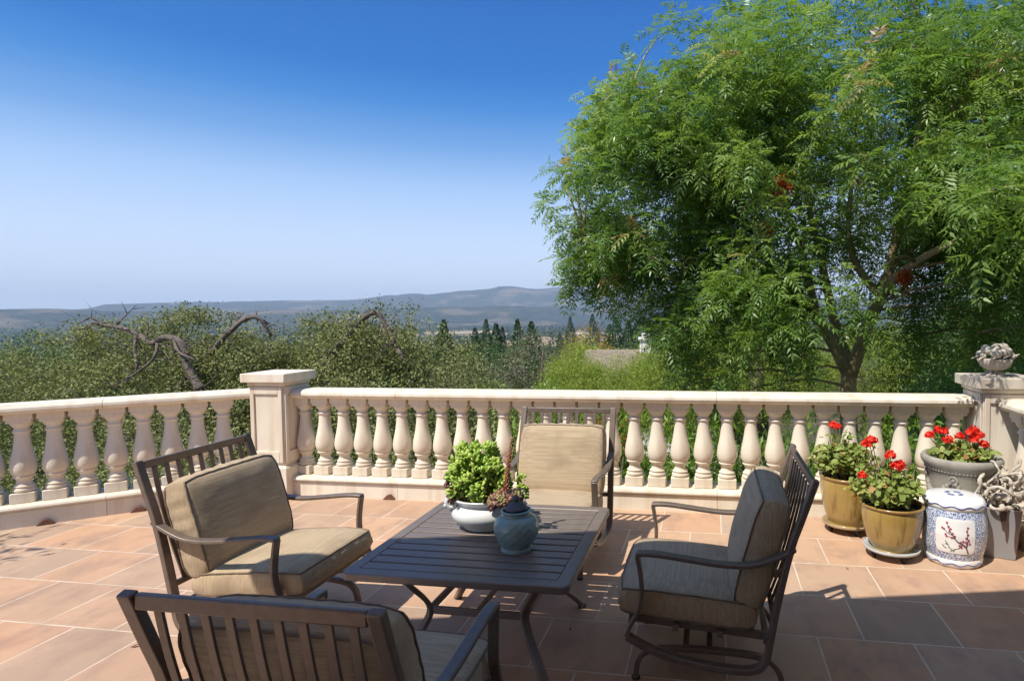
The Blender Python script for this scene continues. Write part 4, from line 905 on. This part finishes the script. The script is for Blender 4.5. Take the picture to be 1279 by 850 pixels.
oak('wide grey green live oak at the left with a dark twisted limb near its top',
 [(-10.8,9.8,-.80,3.0,2.6,2.35),(-8.6,9.4,-1.0,2.4,2.2,2.25),(-7.4,7.4,-1.7,2.2,1.5,1.75),(-12.6,8.4,-1.3,2.6,2.4,2.3),(-9.2,6.4,-2.1,2.4,1.6,1.7),(-11.6,10.0,.85,1.0,1.0,.75),(-9.6,9.7,1.0,1.0,.9,.75),(-8.5,9.6,.7,.8,.8,.6)],13000,
 [([(-9.6,10,-5.5),(-9.7,9.9,-3.5),(-9.5,9.7,-1.8)],.34,.26),
  ([(-8.55,8.75,.35),(-8.79,8.8,.68),(-8.94,8.85,.92),(-9.06,8.9,1.13),(-9.33,8.9,1.24),(-9.65,8.9,1.16),(-9.97,8.9,1.34),(-10.38,8.9,1.45),(-10.83,8.9,1.52)],.085,.024),
  ([(-9.5,9.7,-1.9),(-9.0,9.2,-.8),(-8.55,8.75,.35)],.16,.09),([(-9.97,8.9,1.32),(-9.85,8.8,1.0),(-9.8,8.75,.7),(-10.1,8.7,.5),(-10.4,8.6,.35)],.032,.012),([(-9.5,8.9,1.18),(-9.4,8.7,.9),(-9.7,8.6,.6),(-9.95,8.5,.4)],.03,.012),
  ([(-9.2,8.9,1.2),(-8.9,8.7,1.0),(-8.5,8.6,.9)],.03,.010),([(-9.5,9.7,-1.9),(-11,9.5,-.6),(-12,9.3,.3)],.18,.05),([(-10.4,8.7,1.45),(-10.6,8.7,1.62),(-10.8,8.65,1.5)],.02,.008)],21)
oak('live oak in the middle left with two pale arching limbs, behind the stone pillar',
 [(-6.4,10.6,-.55,2.5,2.3,2.1),(-8.0,11.2,-.5,2.2,2.0,2.1),(-5.9,8.8,-1.9,1.7,1.4,1.9),(-5.9,10.6,-1.5,1.2,1.6,2.1),(-4.9,7.6,-2.4,1.3,1.0,1.6),(-6.7,10.5,.95,1.1,1.0,.48)],11500,
 [([(-6.4,11,-5.5),(-6.5,10.9,-3.6),(-6.6,10.8,-1.8)],.30,.24),
  ([(-9.4,9.1,.25),(-9.03,9.1,.67),(-8.51,9.1,1.1),(-8.26,9.1,1.36),(-8.06,9.15,1.56),(-7.8,9.2,1.58),(-7.62,9.3,1.25)],.060,.028),
  ([(-6.9,9.8,.9),(-6.46,9.8,1.3),(-6.18,9.8,1.54),(-5.92,9.8,1.64),(-5.79,9.8,1.5),(-5.59,9.8,1.1),(-5.4,9.7,.8)],.058,.028),
  ([(-6.6,10.8,-1.8),(-7.2,10.3,-.5),(-6.9,9.8,.9)],.12,.06),([(-6.6,10.8,-1.8),(-8.4,9.9,-.8),(-9.4,9.1,.25)],.12,.065)],33)
# --- shrubs just outside the long wall, seen between the balusters
xs_=[-3.2,-2.45,-1.75,-1.0,-.3,.4,1.05,1.7,2.35]
lb=['behind the long balustrade beside the left pillar','left of the far chair behind the long balustrade','directly behind the jade plant, outside the wall','behind the left post of the far chair, outside the wall','just right of the far chair, outside the wall','outside the wall behind the right armchair','outside the wall behind the back of the right armchair','outside the wall behind the yellow planters','outside the wall behind the stone urn']
for i,x in enumerate(xs_):
    y=5.85+.25*math.sin(i*2.1); t=empty('shrub',(x,y,-2.2)); tag(t,['olive green','bright green','yellow green'][i%3 if i>1 else 0]+' leafy shrub '+lb[i],'shrub','shrubs outside the long wall')
    b=MB(); b.tube([(0,0,0),(.03,0,.8),(0,.05,1.6),(.05,.02,2.4)],[.05,.04,.03,.015],7)
    for k in range(5): a=k*1.3; b.tube([(0,0,.8+.2*k),(.2*math.cos(a),.2*math.sin(a),1.2+.2*k),(.33*math.cos(a),.33*math.sin(a),1.6+.2*k)],[.02,.014,.006],5)
    b.build('stem',M_oakbark,t,smooth=True)
    if i<2: leafy('foliage',t,[(0,.1,1.9,.55,.5,.75),(0,.1,1.0,.6,.5,.9)],700,16,(.035,.06),.6,M_oak,40+i,.35,.2,1.5,.07,.4,.5)
    else: leafy('foliage',t,[(0,.1,2.05,.48,.42,.72),(.05,.1,1.1,.55,.45,.9)],620,15,(.05,.10),.26,M_shrub,40+i,.3,.25,1.6,.06,.35+.25*((i*37)%5)/5,.4,dirb=.7,thin=-.2)
t=empty('shrub',(-1.15,6.9,-2.4)); tag(t,'small reddish shrub glimpsed between balusters above the jade plant','shrub'); b=MB(); b.tube([(0,0,0),(0,0,2.0)],[.03,.015],6); b.build('stem',M_oakbark,t); leafy('foliage',t,[(-.1,-.3,2.45,.28,.2,.35)],120,14,(.04,.07),.4,M_autumn,60,.3,.2,2,.05,.9,.4)
# --- darker trees at the right behind the trunk and the bowl
def bushy(name,label,base,ells,ntw,mat,seed,per=20,Ls=(.08,.16),ws=.24,t0=.4,spread=.15,cat='tree',dirb=0,group=None,trunk=True,shell=.5,nz=.22,ns=.9,thin=-.3):
    t=empty(name,base); tag(t,label,cat,group)
    top=max(e[2]+e[5]*.5 for e in ells)
    b=MB(); b.tube([(0,0,0),(.1,0,top*.35),(-.05,.05,top*.7),(0,0,top)],[.045*top,.038*top,.025*top,.01*top],9)
    for k in range(7):
        e=ells[k%len(ells)]; a=k*2.4; b.tube([(0,0,top*.4),(e[0]*.5+.3*e[3]*math.cos(a)*.5,e[1]*.5+.15*e[4]*math.sin(a),(top*.4+e[2])/2),(e[0]+.5*e[3]*math.cos(a),e[1]+.5*e[4]*math.sin(a),e[2]+.2*e[5])],[.022*top,.015*top,.006*top],6)
    b.build('trunk',M_oakbark,t,smooth=True); leafy('crown',t,ells,ntw,per,Ls,ws,mat,seed,shell,nz,ns,spread,t0,.5,-99,thin,dirb); return t
bushy('willow_like_tree','dark green fine leaved tree behind the fruit bowl at the right',(6.4,11.0,-3.6),[(0,0,3.6,2.3,1.6,1.9),(-1.9,-.3,3.0,1.4,1.2,1.6),(1.8,0,4.2,1.8,1.5,1.8)],2600,M_pist,71,18,(.09,.17),.2,.30,.16)
bushy('broadleaf_tree','dark shaded broadleaf tree filling the gap right of the pistache trunk',(7.4,16.5,-4.7),[(0,0,5.0,2.2,1.7,1.9),(-1.9,.3,4.4,1.3,1.2,1.2)],2600,M_green,72,18,(.09,.16),.4,.35,.16)
bushy('lime_shrub','yellow green feathery shrub seen between the pistache trunk and its low left branches',(1.3,17.5,-4.9),[(0,0,5.0,2.1,1.6,1.7),(-2,.3,4.3,1.9,1.5,1.6)],3200,M_lime,73,20,(.07,.14),.16,.45,.15,'shrub',.5)
bushy('lime_shrub','yellow green shrub low at the foot of the pistache, right of its trunk',(4.7,17.0,-4.8),[(0,0,4.6,1.9,1.4,1.5)],2000,M_lime,74,20,(.06,.12),.16,.4,.12,'shrub',.5)
# --- bright feathery trees below the terrace
bushy('willow_tree','bright lime green willow just above the rail, left of the grey roofed house',(-6.3,27.0,-6.6),[(0,0,4.4,1.5,1.5,2.0),(-1.1,-.5,3.0,1.2,1.2,1.7)],3000,M_lime,81,24,(.09,.18),.18,.5,.24,dirb=-.5)
bushy('willow_tree','lime green willow directly below the white chimney, in front of the shingle roof',(-4.0,25.6,-6.4),[(0,0,4.3,1.6,1.4,1.7),(1.5,0,4.5,1.5,1.3,1.7),(-1.4,0,3.9,1.2,1.2,1.5)],3600,M_lime,82,24,(.09,.17),.18,.42,.22,dirb=-.5)
bushy('willow_tree','tall lime green willow under the lower left branches of the pistache',(-1.2,27.0,-6.6),[(0,0,4.4,2.2,1.7,2.3),(2.4,0,4.6,2.0,1.6,2.2)],4400,M_lime,83,24,(.09,.18),.18,.5,.24,dirb=-.5)
bushy('lime_shrub','low bright green shrub peeping over the rail above the far chair',(-8.7,22.0,-5.8),[(0,0,3.3,1.9,1.2,1.2),(2.2,.3,3.4,1.5,1.2,1.1)],1300,M_shrub,84,20,(.10,.2),.3,.75,.2,'shrub')
# --- trees farther down the slope, one mesh of each kind, copied
def conifer_mesh(seed,n=3200):
    t=empty('conifer_tree'); r=np.random.default_rng(seed)
    b=MB(); b.tube([(0,0,-.05),(0,0,.5),(0,0,1)],[.022,.013,.002],7); b.build('trunk',M_trunk,t,smooth=True)
    z=.08+.92*r.random(n)**.80; lay=z; a=r.random(n)*2*PI; rad=.30*(1-z)**.90*(.35+.65*r.random(n)**.5)*(1+.30*np.sin(a*3+lay*9))*(.72+.45*np.sin(lay*61+seed)**2); rad=rad*np.where(r.random(n)<.1,1.25,1)
    P=np.stack([rad*np.cos(a)*.8,rad*np.sin(a)*.8,z+.02],1); D=np.stack([np.cos(a),np.sin(a),-.28+.15*r.normal(size=n)],1); L=.020+.16*rad; T=np.clip(.45+.25*r.normal(size=n)+.2*(rad/.24),0,1)
    V,F,Tt=leaves(P,D,unit(np.stack([.3*r.normal(size=n),.3*r.normal(size=n),np.ones(n)],1)),L,L*.42,T,.25,.55); np_mesh('crown',V,F,M_conif,t,Tt); return t
def broad_mesh(seed,mat,name,n=4500,ls=(.018,.036)):
    global rng; old=rng; rng=np.random.default_rng(seed); t=empty(name)
    b=MB(); b.tube([(0,0,-.05),(.01,0,.25),(0,0,.55),(.02,0,.8)],[.035,.028,.018,.006],7)
    for k in range(5): a=k*1.4; b.tube([(0,0,.3),(.13*math.cos(a),.13*math.sin(a),.5),(.26*math.cos(a),.26*math.sin(a),.68)],[.016,.011,.004],5)
    b.build('trunk',M_trunk,t,smooth=True)
    E=[(0,0,.60,.34,.34,.36)]+[(.24*math.cos(k*1.26+seed),.24*math.sin(k*1.26+seed),.5+.1*math.sin(k*2.3+seed),.22,.22,.2) for k in range(5)]
    P,d=blob_points(E,n,.6,.22,2.4,seed); m=len(P); f=fbm(P,5,seed); D=unit(d*.3+rng.normal(0,.7,(m,3))); N=unit(rng.normal(0,.32,(m,3))+d*1.0+np.array([0,0,.3])); L=rng.uniform(ls[0],ls[1],m); T=np.clip(.45+.6*f+rng.normal(0,.09,m),0,1)
    V,F,Tt=leaves(P,D,N,L,L*.7,T,.15,.5); np_mesh('crown',V,F,mat,t,Tt); rng=old; return t
protos={}
def tree(kind,x,y,top,label,group=None,wide=1.0,cat='tree',drop=0):
    r_=math.hypot(x,y); z0=zt(r_)-.4; h=top-z0
    if kind not in protos: protos[kind]={'c':lambda: conifer_mesh(1),'c2':lambda: conifer_mesh(2,2800),'g':lambda: broad_mesh(3,M_green,'broadleaf_tree'),'g2':lambda: broad_mesh(4,M_green,'broadleaf_tree'),'ho':lambda: broad_mesh(5,M_olive,'oak_tree',16000,(.009,.018)),'hg':lambda: broad_mesh(9,M_green,'broadleaf_tree',16000,(.009,.019)),'ha':lambda: broad_mesh(8,M_autumn,'autumn_tree',9000,(.012,.022)),'o':lambda: broad_mesh(5,M_olive,'oak_tree'),'o2':lambda: broad_mesh(6,M_olive,'oak_tree'),'l':lambda: broad_mesh(7,M_lime,'broadleaf_tree'),'a':lambda: broad_mesh(8,M_autumn,'autumn_tree')}[kind](); t=protos[kind]
    else: t=copy_tree(protos[kind])
    t.location=(x,y,z0); t.scale=(h*wide,h*wide,h); t.rotation_euler=(0,0,random.random()*6.28); tag(t,label,cat,group)
tree('ho',-17.0,57.5,.9,'large brown green oak in the middle distance between the jade plant and the lime willow',None,.95)
tree('c',-24.7,65.5,.6,'dark fir left of the large brown green oak, reaching almost to the valley floor line',None,.95)
tree('c2',-29.9,63.0,1.1,'dark fir in the middle distance at the right end of the live oaks',None,.9)
tree('ho',-17.5,41.5,-1.7,'low grey olive tree just over the rail, left of the large brown green oak',None,1.15)
tree('ho',-20.2,40.5,-2.4,'second low grey olive tree over the rail, nearer the live oaks',None,1.1)
tree('hg',-28.4,71,-1.2,'rounded dark green tree between the two near firs',None,1.1)
tree('ha',-15.6,73.2,1.2,'yellow and orange turning tree beside the large brown green oak',None,.75)
tree('l',-14.2,66,-.4,'yellow green tree right of the turning tree',None,.9)
tree('hg',-21.5,62,-.6,'mid green rounded tree just left of the large brown green oak',None,1.0); tree('c2',-20.6,66,.8,'dark fir rising between the rounded green tree and the large brown green oak',None,1.0); tree('c',-27.0,80,1.0,'slender dark fir behind the two near firs',None,.9)
tree('c',-44.1,111.6,.9,'single dark conifer standing behind the near firs',None,.8)
tree('hg',-48.6,35.2,1.1,'dark round tree at the far left edge beyond the live oak',None,1.1); tree('hg',-60.0,44.0,1.2,'second dark tree at the far left edge, farther down the slope',None,1.0)
tree('c',-70.8,291.5,1.1,'tall distant conifer above the turning tree, right of the others on the skyline',None,.8)
tree('c2',-51.8,254.8,2.2,'tallest distant conifer just left of the pistache leaves',None,.8)
tree('c',-16.8,118.8,.4,'dark conifer behind the grey shingle roofed house',None,1.0); tree('c2',-20.5,118,-.4,'shorter dark conifer behind the left end of the shingle roof',None,1.0); tree('g',-12.0,112,-1.0,'dark round tree behind the white chimney',None,1.2)
GRP={'c':'dark pointed conifer in the woods of the middle distance','c2':'dark pointed conifer in the woods of the middle distance','g':'round green tree in the woods of the middle distance','g2':'round green tree in the woods of the middle distance','o':'grey olive tree in the woods of the middle distance','o2':'grey olive tree in the woods of the middle distance'}
r2=random.Random(5)
for i in range(235):
    a=r2.uniform(-53,10) if i%3 else r2.uniform(-33,-8); d=95*math.exp(r2.random()*1.75); k=r2.choice(['c','c2','o','g','g2','o','o2','g2','g']); z0=zt(d)
    h=r2.uniform(13,24) if k[0]=='c' else r2.uniform(8,15); top=min(z0+h,1.9-abs(r2.gauss(0,5.0))*(d/200)**.5 if k[0]=='c' else -2.0+r2.uniform(-3,1.5))
    if top-z0<5: continue
    if -11<a<2 and d<110: continue
    tree(k,d*math.sin(R(a)),d*math.cos(R(a)),top,GRP[k],{'c':'middle distance conifers','g':'middle distance round trees','o':'middle distance olive trees'}[k[0]],r2.uniform(.55,1.3) if k[0]=='c' else r2.uniform(1.0,1.35))
# --- far woods on the valley floor: one mass
def woods():
    Vs=[];Fs=[];Ts=[];o=0; r=np.random.default_rng(9)
    ico=[]; 
    for k in range(9): a=2*PI*k/9; ico.append((math.cos(a),math.sin(a),.0))
    for cnt,d0,d1,nl in ((1500,480,1100,26),(5200,1000,4300,12)):
        n=cnt; a=np.radians(r.uniform(-60,34,n)); d=d0+(d1-d0)*r.random(n)**.9
        f=np.array([noise.noise(Vector((d_*math.sin(a_)*.0022,d_*math.cos(a_)*.0022,7))) for d_,a_ in zip(d,a)]); keep=f>-.12; a=a[keep]; d=d[keep]; n=len(a)
        z=np.array([zt(q) for q in d])-1; h=r.uniform(8,19,n)*(1+ (d>1500)*.25); w=h*r.uniform(.30,.75,n)
        for j in range(nl):
            aa=r.random(n)*2*PI; q=r.random(n)**.8; rr=w*np.sqrt(np.clip(1-(q*1.05-.15)**2,0,1))*.75
            P=np.stack([d*np.sin(a)+rr*np.cos(aa)*.8,d*np.cos(a)+rr*np.sin(aa)*.8,z+h*q*.92],1); D=unit(r.normal(size=(n,3))+np.array([0,0,.3])); N=unit(r.normal(0,.6,(n,3))+np.stack([np.cos(aa),np.sin(aa),np.ones(n)*.6],1)); L=h*(.34 if nl>20 else .55)*r.uniform(.7,1.2,n)*(1-.4*q)
            V,F,T=leaves(P-D*L[:,None]*.5,D,N,L,L*.8,np.clip(r.normal(.4,.2,n)+np.sin(d)*.15,0,1),.2,.5); Vs.append(V);Fs.append(F+o);Ts.append(T);o+=len(V)
    tag(np_mesh('far_woods',np.concatenate(Vs),np.concatenate(Fs),M_conif2,None,np.concatenate(Ts)),'dark blue green woods covering the distant valley floor','woods',None,'stuff')
M_conif2=leaf_mat('far_wood_leaves',((0,(.025,.055,.022)),(.5,(.045,.08,.03)),(1,(.09,.11,.045))),.1,.8,.1)
woods()
# --- houses
def house(label,x,y,z,wd,dp,hh,rh,rz,wall,roof,chim=False,group=None):
    t=empty('house',(x,y,z),rz); tag(t,label,'house',group)
    b=MB(); b.box(-wd/2,wd/2,-dp/2,dp/2,-3,hh); b.add([(-wd/2,-dp/2,hh),(-wd/2,dp/2,hh),(-wd/2,0,hh+rh*.92),(wd/2,-dp/2,hh),(wd/2,dp/2,hh),(wd/2,0,hh+rh*.92)],[(0,2,1),(3,4,5)]); w_=b.build('wall',wall,t)
    b=MB(); e=.5
    for s in (-1,1): b.add([(-wd/2-e,s*(dp/2+e),hh-.25),(wd/2+e,s*(dp/2+e),hh-.25),(wd/2+e,0,hh+rh),(-wd/2-e,0,hh+rh),(-wd/2-e,s*(dp/2+e),hh-.05),(wd/2+e,s*(dp/2+e),hh-.05),(wd/2+e,0,hh+rh+.2),(-wd/2-e,0,hh+rh+.2)],[(0,1,2,3),(4,5,6,7),(0,1,5,4),(1,2,6,5),(3,0,4,7)])
    r_=b.build('roof',roof,t)
    for k in (-.3,0,.3):
        b=MB(); b.box(k*wd-.6,k*wd+.6,-dp/2-.06,-dp/2+.02,hh*.35,hh*.8); b.build('window',M_glass,t)
    if chim:
        b=MB(); b.box(chim-.45,chim+.45,-.35,.35,hh+rh-1.0,hh+rh+.95); b.box(chim-.6,chim+.6,-.5,.5,hh+rh+.951,hh+rh+1.15); b.box(chim-.3,chim+.3,-.25,.25,hh+rh+1.151,hh+rh+1.45); b.build('chimney',M_stucco,r_,bevel=.02)
    return t
house('grey brown shingle roofed house with a white chimney, among the willows below the terrace',-4.0,46.5,-6.6,11,7.5,2.4,2.9,R(4),M_stucco,M_roof,-1.2)
house('grey roofed house half hidden among trees left of the large brown green oak',-39.0,92,-11.5,12,8,2.6,2.9,R(-20),M_stucco,M_roof)
M_tanroof=simple('tan_tile_roof',(.34,.21,.13),(.42,.28,.18),1,.9); M_white=simple('white_painted_wall',(.70,.69,.66),(.78,.77,.74),1,.8)
r3=random.Random(12)
for i in range(34):
    a=r3.uniform(-48,-4); d=r3.uniform(900,3900); house('tiny pale house in the far valley',d*math.sin(R(a)),d*math.cos(R(a)),zt(d),r3.uniform(12,30),r3.uniform(9,14),r3.uniform(5,9),r3.uniform(2,4),r3.random()*3,M_white if i%3 else M_stucco,M_tanroof if i%2 else M_roof,False,'tiny pale houses scattered over the far valley')
# vineyard / dry fields: low tan ground patches are part of valley floor
def field(x,y,w_,d_,rz,name='dry_field'):
    b=MB(); Mt=Matrix.Translation((x,y,zt(math.hypot(x,y))+.9))@Matrix.Rotation(rz,4,'Z'); b.box(-w_/2,w_/2,-d_/2,d_/2,-2.5,0,Mt); tag(b.build(name,M_field),kind='structure')
M_field=simple('dry_straw_field',(.34,.24,.13),(.42,.30,.17),.01,.9)
for (a,d,w_,d_) in ((-24.5,1050,330,260),(-20.0,1150,190,260),(-16.8,1000,150,240),(-29,2300,700,500),(-13,1300,260,300),(-9,1700,300,400)): field(d*math.sin(R(a)),d*math.cos(R(a)),w_,d_,-R(a))
# ------------------------------------------------------------------ house behind the camera whose eave shades the terrace, potted tree out of frame
Hs=empty('house',(-3.10,1.06,0),R(13.5)); tag(Hs,'cream stucco house whose roof eave shades the near half of the terrace','house')
b=MB(); b.box(0,11,-3.2,-3.0,0,3.0); b.build('wall',M_stucco,Hs)
b=MB(); b.box(0,11,-8,0,3.0,3.18); b.build('roof',M_roof2 if False else M_stucco,Hs,bevel=.01)
for k in range(3): b=MB(); b.box(1.0+3.2*k,3.2+3.2*k,-2.995,-2.96,.1,2.3); b.build('glass_door',M_glass,Hs)
t=empty('potted_tree',(-6.35,1.12,0)); tag(t,'small leafy tree in a terracotta pot beside the left balustrade, outside the picture','tree')
b=MB(); b.lathe([(.18,0),(.26,.45),(.29,.46),(.29,.5),(.25,.5)],24); b.build('pot',M_terra,t,smooth=True); b=MB(); b.tube([(0,0,.4),(.05,.1,1.2),(.15,.3,2.0)],[.04,.03,.02],8); b.build('trunk',M_oakbark,t,smooth=True)
leafy('crown',t,[(.25,.55,2.35,.75,.6,.45)],110,11,(.07,.13),.3,M_green,91,.2,.2,1,.10,.4,.3)
